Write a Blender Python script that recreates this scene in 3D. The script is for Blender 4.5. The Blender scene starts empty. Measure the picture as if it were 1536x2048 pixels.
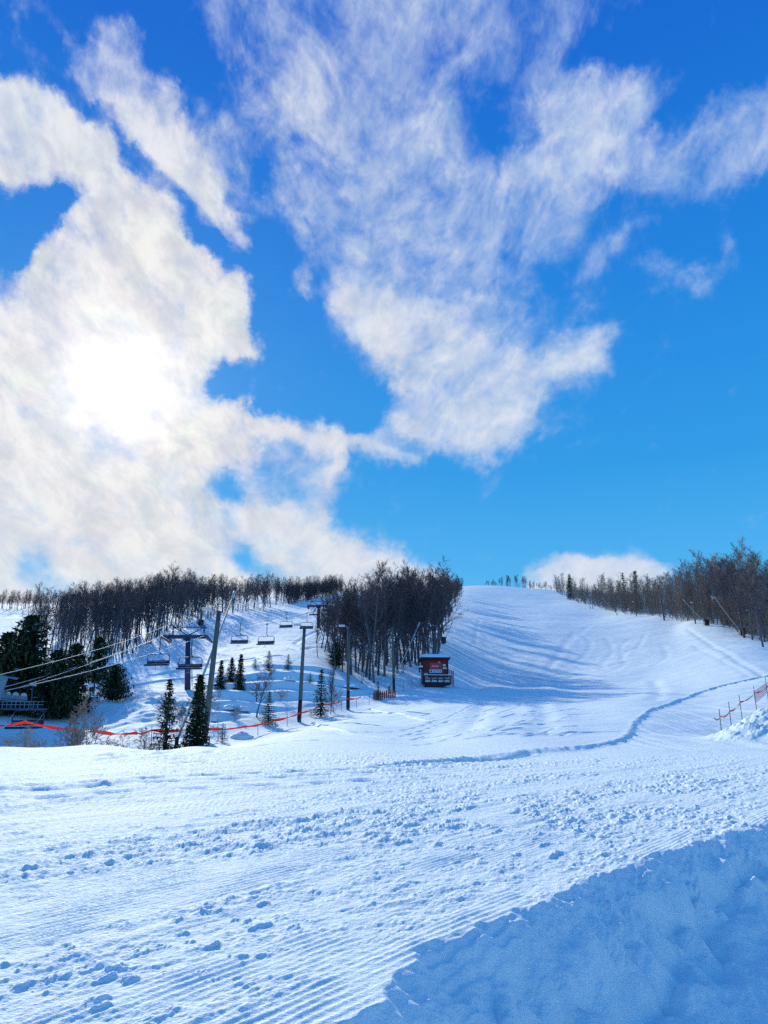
import bpy, math, random
import numpy as np
from mathutils import Vector, Matrix

R = math.radians
rng = np.random.default_rng(7)
random.seed(7)
scene = bpy.context.scene
col = scene.collection

# ------------------------------------------------------------------ camera
F = 1550.0                       # focal length in photo pixels (1536 x 2048)
TH = R(19.0)                     # upward tilt
CT, ST = math.cos(TH), math.sin(TH)
EYE = 1.65
cam_d = bpy.data.cameras.new("camera")
cam = bpy.data.objects.new("camera", cam_d)
col.objects.link(cam)
cam.location = (0, 0, EYE)
cam.rotation_euler = (math.pi / 2 + TH, 0, 0)
cam_d.sensor_fit = 'VERTICAL'
cam_d.sensor_height = 36.0
cam_d.lens = 36.0 * F / 2048.0
cam_d.clip_start = 0.05
cam_d.clip_end = 20000
scene.camera = cam
scene.render.resolution_x, scene.render.resolution_y = 768, 1024

# ------------------------------------------------------------------ light
SUN_AZ, SUN_EL = R(-20.9), R(26.7)
SD = Vector((math.sin(SUN_AZ) * math.cos(SUN_EL), math.cos(SUN_AZ) * math.cos(SUN_EL), math.sin(SUN_EL)))
sun_d = bpy.data.lights.new("sun", 'SUN')
sun_d.energy = 4.2
sun_d.angle = R(0.55)
sun_d.color = (1.0, 0.985, 0.80)
sun = bpy.data.objects.new("sun", sun_d)
col.objects.link(sun)
sun.location = (0, 0, 300)
sun.rotation_euler = SD.to_track_quat('Z', 'Y').to_euler()
scene.view_settings.view_transform = 'Standard'
scene.view_settings.look = 'None'
scene.view_settings.exposure = 0.0
scene.view_settings.gamma = 1.0
scene.cycles.max_bounces = 6
scene.cycles.diffuse_bounces = 3
scene.cycles.transparent_max_bounces = 6
scene.cycles.use_denoising = False

# ------------------------------------------------------------------ sky: cover map of the clouds, drawn as outlines
def inside_sdf(px, py, poly):
    """signed distance (positive inside) to a polygon, vectorised"""
    P = np.asarray(poly, float)
    n = len(P)
    d2 = np.full(px.shape, 1e18)
    ins = np.zeros(px.shape, bool)
    for i in range(n):
        ax, ay = P[i]
        bx, by = P[(i + 1) % n]
        ex, ey = bx - ax, by - ay
        L = ex * ex + ey * ey + 1e-9
        h = np.clip(((px - ax) * ex + (py - ay) * ey) / L, 0, 1)
        dx, dy = px - ax - h * ex, py - ay - h * ey
        d2 = np.minimum(d2, dx * dx + dy * dy)
        c = ((ay > py) != (by > py))
        with np.errstate(divide='ignore', invalid='ignore'):
            xi = ex * (py - ay) / (ey if abs(ey) > 1e-9 else 1e-9) + ax
        ins ^= c & (px < xi)
    d = np.sqrt(d2)
    return np.where(ins, d, -d)

def sstep(a, b, x):
    t = np.clip((x - a) / (b - a), 0, 1)
    return t * t * (3 - 2 * t)

CLOUDS = [  # (cover, softness in px, outline)
 (.43, 70, [(330,-90),(400,90),(470,170),(440,260),(530,340),(560,430),(620,500),(660,570),(650,620),(760,730),(800,800),(770,860),(900,890),(980,930),(1090,880),(1130,780),(1230,720),(1240,630),(1150,590),(1080,640),(1000,560),(1100,560),(1200,540),(1290,470),(1390,420),(1560,330),(1800,260),(1800,120),(1540,170),(1400,215),(1330,150),(1260,135),(1170,180),(1120,120),(1190,40),(1230,-90)]),
 (.60, 70, [(500,-90),(560,140),(520,330),(620,450),(700,560),(860,610),(960,500),(960,350),(930,250),(900,120),(980,-90)]),
 (.52, 50, [(860,330),(1000,300),(1080,380),(1000,470),(1060,560),(960,640),(820,560)]),
 (.86, 34, [(648,600),(750,725),(800,810),(772,865),(905,888),(980,930),(1065,865),(1090,780),(1210,715),(1215,655),(1090,690),(1000,690),(900,630),(760,575),(690,570)]),
 (.74, 40, [(940,330),(1050,290),(1080,220),(1150,165),(1260,140),(1330,180),(1290,240),(1330,290),(1420,320),(1440,350),(1340,370),(1240,345),(1130,360),(1040,400)]),
 (.55, 50, [(1330,270),(1420,240),(1560,180),(1700,170),(1700,300),(1540,340),(1420,390),(1340,370)]),
 (.16, 55, [(950,180),(1015,190),(1040,240),(1000,285),(960,265)]),
 (.12, 40, [(1040,-60),(1100,40),(1075,120),(1040,170),(1020,150),(1050,60)]),
 (.15, 30, [(1300,215),(1390,215),(1400,250),(1340,275)]),
 (.12, 34, [(1190,430),(1230,390),(1300,400),(1260,450),(1180,500),(1100,580),(1060,560),(1150,480)]),
 (.42, 30, [(1250,550),(1320,520),(1420,520),(1440,440),(1480,450),(1490,520),(1400,600),(1280,590)]),
 (.0, 40, [(1300,450),(1420,420),(1430,500),(1350,500)]),
 # deep blue lane between the two cloud masses
 (.0, 28, [(250,-90),(300,110),(370,190),(410,225),(425,170),(400,90),(330,-90)]),
 # upper strip of the left cloud
 (.93, 26, [(160,190),(222,240),(290,288),(330,352),(385,405),(440,455),(492,512),(478,440),(452,360),(412,290),(350,210),(300,180),(230,150)]),
 (.58, 30, [(120,70),(140,60),(165,110),(200,30),(260,30),(310,130),(360,210),(300,220),(220,190),(160,190),(130,110)]),
 (.45, 30, [(370,200),(430,240),(480,200),(530,300),(560,380),(530,420),(480,440),(450,360),(410,290)]),
 (.12, 22, [(485,320),(540,310),(545,390),(500,400)]),
 # main left mass
 (1.0, 22, [(-300,60),(0,135),(60,150),(110,195),(150,240),(200,252),(250,302),(300,350),(338,405),(372,455),(418,505),(452,548),(500,570),(512,650),(518,722),(470,735),(440,725),(415,765),(405,795),(480,812),(560,822),(620,850),(680,872),(692,915),(680,965),(652,1020),(668,1050),(730,1075),(830,1108),(905,1150),(930,1260),(-300,1260)]),
 (.0, 22, [(-300,380),(0,388),(60,365),(120,350),(150,362),(140,400),(112,460),(75,520),(35,560),(0,575),(-300,600)]),
 (.55, 20, [(-60,520),(20,545),(40,610),(-60,600)]),
 (.16, 24, [(415,945),(485,935),(478,975),(492,1012),(450,1018),(420,985)]),
 (.45, 24, [(520,870),(600,880),(660,920),(670,1000),(600,1010),(540,985),(480,985),(500,940)]),
 (.26, 26, [(455,1085),(492,1072),(500,1105),(575,1150),(575,1175),(520,1165),(470,1130)]),
 (.50, 30, [(30,1095),(80,1105),(100,1140),(160,1190),(60,1195),(20,1140)]),
 (.74, 10, [(165,845),(200,858),(285,905),(275,920),(200,885)]),
 (.72, 14, [(300,665),(330,700),(322,725),(300,690)]),
 # tail
 (.80, 12, [(640,845),(690,862),(760,876),(835,905),(855,940),(800,928),(730,908),(680,900)]),
 (.5, 10, [(720,915),(770,930),(760,945),(720,935)]),
 (.45, 12, [(585,535),(610,560),(620,600),(595,605),(585,580)]),
 # low cloud over the right wood
 (.95, 16, [(1050,1170),(1066,1130),(1110,1108),(1180,1100),(1260,1112),(1330,1128),(1350,1140),(1310,1155),(1360,1260),(1040,1260)]),
 (.38, 16, [(1190,1095),(1280,1078),(1300,1100),(1280,1115)]),
 (.40, 30, [(10,-30),(60,-10),(130,50),(110,70),(50,40)]),
 (.28, 10, [(45,110),(62,120),(60,140),(48,132)]),
]
AZ0, AZ1, EL0, EL1 = R(-46), R(46), R(-3), R(64)
NU, NV = 116, 88
uu = np.linspace(AZ0, AZ1, NU)
vv = np.linspace(EL0, EL1, NV)
UU, VV = np.meshgrid(uu, vv)
dx, dy, dz = np.sin(UU) * np.cos(VV), np.cos(UU) * np.cos(VV), np.sin(VV)
dep = dy * CT + dz * ST
upc = -dy * ST + dz * CT
PX = 768 + F * dx / dep
PY = 1024 - F * upc / dep
COV = np.zeros_like(PX)
for val, soft, poly in CLOUDS:
    m = sstep(-soft, soft, inside_sdf(PX, PY, poly))
    COV += (val - COV) * m
edge = sstep(AZ0, AZ0 + R(7), UU) * (1 - sstep(AZ1 - R(7), AZ1, UU)) * (1 - sstep(EL1 - R(8), EL1, VV))
COV = COV * edge + .22 * (1 - edge)  # thin cloud cover added outside the view to whiten the fill light
uS, sS, vS = np.linalg.svd(COV, full_matrices=False)
RANK = 21

world = bpy.data.worlds.new("World")
scene.world = world
world.use_nodes = True
wt = world.node_tree
wt.nodes.clear()

class NT:
    def __init__(s, t): s.t = t
    def n(s, typ, **kw):
        nd = s.t.nodes.new(typ)
        for k, v in kw.items():
            setattr(nd, k, v)
        return nd
    def put(s, sock, v):
        if hasattr(v, 'is_output') or isinstance(v, bpy.types.NodeSocket):
            s.t.links.new(v, sock)
        else:
            sock.default_value = v
    def m(s, op, *a, clamp=False):
        nd = s.n('ShaderNodeMath', operation=op, use_clamp=clamp)
        for i, v in enumerate(a): s.put(nd.inputs[i], v)
        return nd.outputs[0]
    def v(s, op, *a):
        nd = s.n('ShaderNodeVectorMath', operation=op)
        for i, v in enumerate(a):
            s.put(nd.inputs[3] if (op == 'SCALE' and i == 1) else nd.inputs[i], v)
        return nd.outputs['Value'] if op in ('DOT_PRODUCT', 'LENGTH', 'DISTANCE') else nd.outputs[0]
    def mix(s, f, a, b, blend='MIX'):
        nd = s.n('ShaderNodeMix', data_type='RGBA', blend_type=blend)
        s.put(nd.inputs[0], f); s.put(nd.inputs[6], a); s.put(nd.inputs[7], b)
        return nd.outputs[2]
    def noise(s, vec, scale, detail=6, rough=.55, dist=0.0, out=0):
        nd = s.n('ShaderNodeTexNoise')
        s.put(nd.inputs['Vector'], vec)
        nd.inputs['Scale'].default_value = scale
        nd.inputs['Detail'].default_value = detail
        nd.inputs['Roughness'].default_value = rough
        nd.inputs['Distortion'].default_value = dist
        return nd.outputs[out]
    def rng(s, x, a, b, c=0., d=1., interp='SMOOTHSTEP'):
        nd = s.n('ShaderNodeMapRange', interpolation_type=interp)
        s.put(nd.inputs[0], x)
        for i, q in enumerate((a, b, c, d)): nd.inputs[1 + i].default_value = q
        return nd.outputs[0]
    def ramp(s, x, stops, interp='EASE'):
        nd = s.n('ShaderNodeValToRGB')
        s.put(nd.inputs[0], x)
        cr = nd.color_ramp
        cr.interpolation = interp
        while len(cr.elements) < len(stops): cr.elements.new(0.5)
        for e, (p, c) in zip(cr.elements, stops):
            e.position = p; e.color = (*c, 1)
        return nd.outputs[0]

w = NT(wt)
tc = w.n('ShaderNodeTexCoord')
D = tc.outputs['Generated']
sx = w.n('ShaderNodeSeparateXYZ'); wt.links.new(D, sx.inputs[0])
az = w.m('ARCTAN2', sx.outputs[0], sx.outputs[1])
el = w.m('ARCSINE', sx.outputs[2])
# cloud layer coordinates: direction scaled on to a level layer high above
inv = w.m('DIVIDE', 1.0, w.m('ADD', w.m('MAXIMUM', sx.outputs[2], 0.0), 0.22))
lay = w.v('SCALE', D, inv)
azel = w.n('ShaderNodeCombineXYZ')
wt.links.new(az, azel.inputs[0]); wt.links.new(el, azel.inputs[1])
azel = azel.outputs[0]
w1 = w.n('ShaderNodeTexNoise')
wt.links.new(azel, w1.inputs['Vector'])
w1.inputs['Scale'].default_value = 11.0
w1.inputs['Detail'].default_value = 9
w1.inputs['Roughness'].default_value = .64
warp = w.v('SUBTRACT', w1.outputs['Color'], (.5, .5, .5))
wsx = w.n('ShaderNodeSeparateXYZ'); wt.links.new(warp, wsx.inputs[0])
wamp = w.rng(el, R(9), R(24), R(2.8), R(5.4))
az2 = w.m('MULTIPLY_ADD', wsx.outputs[0], wamp, az)
el2 = w.m('MULTIPLY_ADD', wsx.outputs[1], wamp, el)
un = w.m('DIVIDE', w.m('SUBTRACT', az2, AZ0), AZ1 - AZ0, clamp=True)
vn = w.m('DIVIDE', w.m('SUBTRACT', el2, EL0), EL1 - EL0, clamp=True)

def curve3(x, ys):
    nd = w.n('ShaderNodeRGBCurve')
    wt.links.new(x, nd.inputs['Color'])
    mp = nd.mapping
    mp.use_clip = False
    lo, sc = [], []
    for c in range(3):
        y = ys[c]
        a, b = float(y.min()), float(y.max())
        if b - a < 1e-6: b = a + 1e-6
        lo.append(a); sc.append(b - a)
        cv = mp.curves[c]
        yn = (y - a) / (b - a)
        N = len(yn)
        for i in range(1, N - 1):
            cv.points.new(i / (N - 1), float(yn[i]))
        cv.points[0].location = (0, float(yn[0]))
        cv.points[len(cv.points) - 1].location = (1, float(yn[-1]))
    mp.update()
    return w.v('MULTIPLY_ADD', nd.outputs[0], tuple(sc), tuple(lo))
cov = None
for k in range(0, RANK, 3):
    q = np.sqrt(sS[k:k + 3])
    cu = curve3(un, [vS[k + c] * q[c] for c in range(3)])
    cv_ = curve3(vn, [uS[:, k + c] * q[c] for c in range(3)])
    d_ = w.v('DOT_PRODUCT', cu, cv_)
    cov = d_ if cov is None else w.m('ADD', cov, d_)

# streaky fine structure: combed one way in the left bank of cloud, the other way in the right one
def combed(rot, seed):
    mp = w.n('ShaderNodeMapping', vector_type='POINT')
    rt = w.n('ShaderNodeVectorRotate', rotation_type='Z_AXIS')
    wt.links.new(azel, rt.inputs['Vector'])
    rt.inputs['Angle'].default_value = rot
    wt.links.new(rt.outputs[0], mp.inputs[0])
    mp.inputs['Location'].default_value = (seed, seed * 1.7, 0)
    mp.inputs['Scale'].default_value = (1.0, 1.6, 1.0)
    return mp.outputs[0]
cl_l, cl_r = combed(R(36), 3.0), combed(R(-38), 7.0)
side = w.rng(w.m('ADD', az, w.m('MULTIPLY', el, -.25)), R(-17), R(-6))
def both(scale, detail, rough, dist):
    a_ = w.noise(cl_l, scale, detail, rough, dist)
    b_ = w.noise(cl_r, scale, detail, rough, dist)
    return w.m('ADD', w.m('MULTIPLY', a_, w.m('SUBTRACT', 1.0, side)), w.m('MULTIPLY', b_, side))
f1 = both(9.0, 12, .63, .5)
f2 = w.noise(azel, 40.0, 8, .66, .5)
f3 = w.noise(azel, 5.0, 4, .55, .3)
fn = w.m('ADD', w.m('ADD', w.m('MULTIPLY', f1, .58), w.m('MULTIPLY', f2, .24)), w.m('MULTIPLY', f3, .18))
dens = w.m('MULTIPLY_ADD', w.m('SUBTRACT', fn, .5), w.rng(side, 0., 1., 2.4, 2.15, 'LINEAR'), cov)
alpha = w.rng(dens, .10, 1.10)
# sky colour: Sky Texture, deepened
sky = w.n('ShaderNodeTexSky', sky_type='NISHITA')
sky.sun_disc = False
sky.sun_elevation = SUN_EL
sky.sun_rotation = SUN_AZ
sky.air_density = 1.0
sky.dust_density = 0.3
sky.ozone_density = 3.0
grad = w.ramp(w.m('DIVIDE', w.m('MAXIMUM', el, 0.0), R(90)), [
    (0.0, (.17, .58, .93)), (.14, (.08, .47, .90)), (.24, (.024, .335, .82)), (.39, (.011, .23, .75)), (.55, (.005, .145, .67)), (1.0, (.020, .19, .52))], 'LINEAR')
grad10 = w.v('SCALE', grad, 10.0)
skyc = w.mix(.94, sky.outputs[0], grad10)
# angle from the sun
ang = w.m('ARCCOSINE', w.v('DOT_PRODUCT', w.v('NORMALIZE', D), tuple(SD)))
# cloud colour: thin lavender veil, bright thick body, both brighter near the sun
shade = both(16.0, 10, .64, .35)
lit = w.m('ADD', w.m('MULTIPLY', alpha, .50), w.rng(shade, .34, .64, 0, .5))
near = w.m('POWER', 2.718, w.m('MULTIPLY', ang, -1 / R(16)))
cl_far = w.mix(lit, (3.0, 5.2, 8.4, 1), (6.5, 7.3, 8.9, 1))
cl_near = w.mix(w.rng(shade, .34, .66), (6.2, 6.5, 7.1, 1), (8.6, 8.6, 8.6, 1))
cl = w.mix(w.m('MULTIPLY', near, 1.9, clamp=True), cl_far, cl_near)
low = w.rng(el, R(8), R(20), 1, 0)
cl = w.mix(w.m('MULTIPLY', low, .55), cl, (8.3, 8.4, 8.6, 1))
allc = w.mix(alpha, skyc, cl)
# the sun burning through the cloud
a2 = w.m('DIVIDE', ang, R(3.5))
core = w.m('MULTIPLY', w.m('POWER', 2.718, w.m('MULTIPLY', w.m('MULTIPLY', a2, a2), -1.0)), 3.6)
halo = w.m('MULTIPLY', w.m('POWER', 2.718, w.m('MULTIPLY', ang, -1 / R(5.2))), w.m('MULTIPLY_ADD', alpha, 1.8, .7))
glow = w.v('ADD', w.v('SCALE', (1.0, .97, .90), core), w.v('SCALE', (1.0, .93, .80), halo))
tint = w.v('SCALE', w.v('SUBTRACT', w.noise(azel, 16.0, 5, .6, .8, out=1), (.5, .5, .5)), w.m('MULTIPLY', w.m('MULTIPLY', near, alpha), 2.2))
tot = w.v('ADD', w.v('ADD', allc, glow), tint)
bg = w.n('ShaderNodeBackground')
wt.links.new(tot, bg.inputs[0])
bg.inputs[1].default_value = 0.1
wo = w.n('ShaderNodeOutputWorld')
wt.links.new(bg.outputs[0], wo.inputs[0])
world.cycles.sampling_method = 'MANUAL'
world.cycles.sample_map_resolution = 512

# ------------------------------------------------------------------ noise
def _hash(ix, iy, seed):
    h = (ix.astype(np.int64) * 374761393 + iy.astype(np.int64) * 668265263 + seed * 1442695041) & 0x7fffffff
    h = ((h ^ (h >> 13)) * 1274126177) & 0x7fffffff
    return (h ^ (h >> 16)) & 0xffff

def gnoise(x, y, seed=0):
    x0, y0 = np.floor(x), np.floor(y)
    fx, fy = x - x0, y - y0
    ux, uy = fx * fx * fx * (fx * (fx * 6 - 15) + 10), fy * fy * fy * (fy * (fy * 6 - 15) + 10)
    def g(ox, oy):
        a = _hash(x0 + ox, y0 + oy, seed) * (2 * math.pi / 65536)
        return np.cos(a) * (fx - ox) + np.sin(a) * (fy - oy)
    n0 = g(0, 0) * (1 - ux) + g(1, 0) * ux
    n1 = g(0, 1) * (1 - ux) + g(1, 1) * ux
    return (n0 * (1 - uy) + n1 * uy) * 1.5

def fbm(x, y, octs=4, gain=.5, seed=0):
    s, a, f = 0, 1.0, 1.0
    for o in range(octs):
        s = s + a * gnoise(x * f + o * 17.3, y * f - o * 9.1, seed + o)
        a *= gain; f *= 2.03
    return s

# ------------------------------------------------------------------ terrain heights
def t_of(py):
    v = (1024 - py) / F
    return (ST + v * CT) / (CT - v * ST)

def a_of(px, t):
    return (px - 768) / F * (CT + t * ST)

CTRL = [  # photo column, photo row, metres ahead
 # left dip and lift line
 (-300,1497,27),(0,1497,27),(200,1496,27.5),(380,1493,29),
 (-300,1540,35),(0,1540,34),(200,1540,34),(380,1530,36),
 (-300,1545,45),(0,1530,44),(200,1520,45),(330,1508,46),(420,1488,48),
 (-300,1450,58),(0,1440,58),(100,1425,63),(200,1412,68),(300,1420,63),
 (-300,1360,85),(0,1355,85),(120,1345,88),(245,1330,95),(330,1275,128),(430,1238,168),(510,1227,195),(640,1200,265),(690,1188,310),
 (-300,1290,125),(0,1290,125),(100,1285,125),(200,1280,128),(-300,1235,175),(0,1230,185),(100,1224,195),(200,1222,205),
 (300,1225,200),(400,1215,220),(520,1205,250),(-300,1222,240),(100,1216,250),(300,1208,270),(520,1195,320),
 (375,1385,76),(320,1390,73),(400,1335,96),(480,1302,115),(560,1272,140),(600,1235,185),
 (450,1440,58),(450,1385,72),(560,1362,78),(600,1335,88),(640,1345,85),(690,1350,92),
 (440,1482,50),(490,1475,52),(540,1452,61),(600,1446,64),(640,1432,68),(697,1420,73),(750,1400,79),(790,1388,83),(870,1366,90),
 (500,1485,44),(600,1462,50),(700,1440,57),
 (800,1345,98),(760,1305,130),(680,1290,130),(850,1272,150),(885,1232,200),(700,1215,230),(760,1205,270),(925,1198,280),(800,1190,330),(936,1172,430),(800,1182,420),(690,1185,400),
 # open run
 (950,1376,91),(1000,1375,92),(1100,1373,92),(960,1378,98),(1040,1377,99),(1120,1374,99),(1200,1368,96),(1300,1360,97),
 (1000,1450,38),(1000,1420,55),(1000,1395,76),(850,1480,36),(850,1445,47),(850,1410,66),(1150,1450,37),(1150,1420,52),(1150,1395,72),
 (1280,1420,46),(1300,1390,66),
 (950,1300,142),(1000,1233,210),(1000,1196,320),(1000,1172,430),(1100,1300,142),(1100,1235,212),(1105,1182,420),(1100,1205,315),
 (1200,1300,140),(1250,1255,180),(1200,1232,230),(1300,1300,130),(1350,1262,160),(1400,1310,112),
 # right bank and wood
 (1400,1480,30),(1536,1480,30),(1400,1400,60),(1470,1440,42),(1536,1350,76),(1540,1312,100),(1510,1278,122),(1440,1256,142),(1380,1247,160),(1320,1237,186),(1250,1228,216),(1200,1217,262),(1150,1204,312),(1115,1186,402),
 (1900,1480,30),(1900,1400,60),(1900,1330,100),(1900,1260,150),(1900,1200,250),(1540,1265,150),(1540,1215,240),(1400,1215,240),(1300,1205,300),(1200,1198,370),(1540,1190,380),(1300,1185,430),
 # behind the crest
 (-300,1225,420),(200,1205,420),(500,1192,430),(1000,1184,540),(700,1192,540),(1300,1186,560),(1900,1180,560),(300,1205,560),
]
ca, cl_, ct_ = [], [], []
for (px, py, Y) in CTRL:
    t = t_of(py)
    ca.append(a_of(px, t)); cl_.append(math.log(Y)); ct_.append(t)
for aa in (-.75, -.5, -.25, 0, .25, .5, .75):
    for Y in (16, 21, 25):
        ca.append(aa); cl_.append(math.log(Y)); ct_.append(.07 - .9 / Y)
ca, cl_, ct_ = map(np.array, (ca, cl_, ct_))
KA = 5.0
def _phi(r2):
    return .5 * r2 * np.log(r2 + 1e-9)
n = len(ca)
r2 = (KA * (ca[:, None] - ca[None])) ** 2 + (cl_[:, None] - cl_[None]) ** 2
A = np.zeros((n + 3, n + 3))
A[:n, :n] = _phi(r2) + np.eye(n) * .004
A[:n, n] = 1; A[:n, n + 1] = KA * ca; A[:n, n + 2] = cl_
A[n:, :n] = A[:n, n:].T
W = np.linalg.solve(A, np.concatenate([ct_, [0, 0, 0]]))

def rbf(a, L):
    out = W[n] + W[n + 1] * KA * a + W[n + 2] * L
    for i in range(n):
        out = out + W[i] * _phi((KA * (a - ca[i])) ** 2 + (L - cl_[i]) ** 2)
    return out

AZC = R(40)
def upper(x, y):
    """height of the snow surface without the small relief and without the ploughed path"""
    x = np.asarray(x, float); y = np.asarray(y, float)
    r = np.hypot(x, y) + 1e-6
    azm = np.arctan2(x, y)
    ac = np.clip(azm, -AZC, AZC)
    Y = np.maximum(r * np.cos(ac), .3)
    a = np.tan(ac)
    zn = .75 + .07 * Y
    zf = EYE + rbf(a, np.log(np.clip(Y, 10, 620))) * np.clip(Y, 10, 620)
    z = zn + (zf - zn) * sstep(17, 25, Y)
    out = 1 - sstep(R(45), R(100), np.abs(azm))
    return z * out + (1 - out) * .4

def pix_of(x, y, z):
    d = y * CT + (z - EYE) * ST
    u = -y * ST + (z - EYE) * CT
    return 768 + F * x / d, 1024 - F * u / d

def hit(px, py, near=2.0, far=560):
    """first point where the sight line through a photo pixel meets the snow"""
    t = t_of(py); a = a_of(px, t)
    Y = np.exp(np.linspace(math.log(near), math.log(far), 900))
    d = upper(a * Y, Y) - (EYE + t * Y)
    k = np.argmax(d > 0)
    if not d.max() > 0: k = np.argmax(d)
    return float(a * Y[k]), float(Y[k])

def many_hits(pts, near=2.0):
    return np.array([hit(px, py, near) for px, py in pts])

def seg_dist(x, y, P):
    """distance to a polyline, signed side and arc length"""
    best = np.full(x.shape, 1e9); side = np.zeros(x.shape); arc = np.zeros(x.shape); s0 = 0
    for i in range(len(P) - 1):
        ax, ay = P[i]; ex, ey = P[i + 1][0] - ax, P[i + 1][1] - ay
        L = math.hypot(ex, ey) + 1e-9
        h = np.clip(((x - ax) * ex + (y - ay) * ey) / L / L, 0, 1)
        dx, dy = x - ax - h * ex, y - ay - h * ey
        d = np.hypot(dx, dy)
        m = d < best
        best = np.where(m, d, best)
        side = np.where(m, np.sign(ex * (y - ay) - ey * (x - ax)), side)   # + left of travel
        arc = np.where(m, s0 + h * L, arc)
        s0 += L
    return best, side, arc

# edge of the ploughed path (top of the snow bank), running ahead and to the right
EDGE = [(-4.4, -3.4), (-1.2, 1.2), (-.19, 2.72), (.19, 3.53), (.84, 4.43), (1.45, 5.3), (2.45, 6.4), (3.55, 7.6), (6.5, 10.4), (12, 15), (24, 22)]
# catmull-rom smoothing
def smooth_line(P, k=6):
    P = np.asarray(P, float)
    Q = np.vstack([2 * P[0] - P[1], P, 2 * P[-1] - P[-2]])
    out = []
    for i in range(1, len(Q) - 2):
        for s in np.linspace(0, 1, k, endpoint=False):
            out.append(.5 * ((2 * Q[i]) + (-Q[i - 1] + Q[i + 1]) * s + (2 * Q[i - 1] - 5 * Q[i] + 4 * Q[i + 1] - Q[i + 2]) * s * s + (-Q[i - 1] + 3 * Q[i] - 3 * Q[i + 1] + Q[i + 2]) * s ** 3))
    out.append(P[-1])
    return np.array(out)
EDGE = smooth_line(EDGE, 4)
STEP = smooth_line(many_hits([(560,1548),(760,1536),(900,1520),(1050,1502),(1150,1494),(1252,1476),(1272,1445),(1312,1415),(1400,1385),(1480,1362),(1528,1351)]), 4)
STEP = np.vstack([STEP, STEP[-1] + (STEP[-1] - STEP[-4]) * 8])
SC = .574, .819          # direction in which the groomer ran (along the bank)

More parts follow.
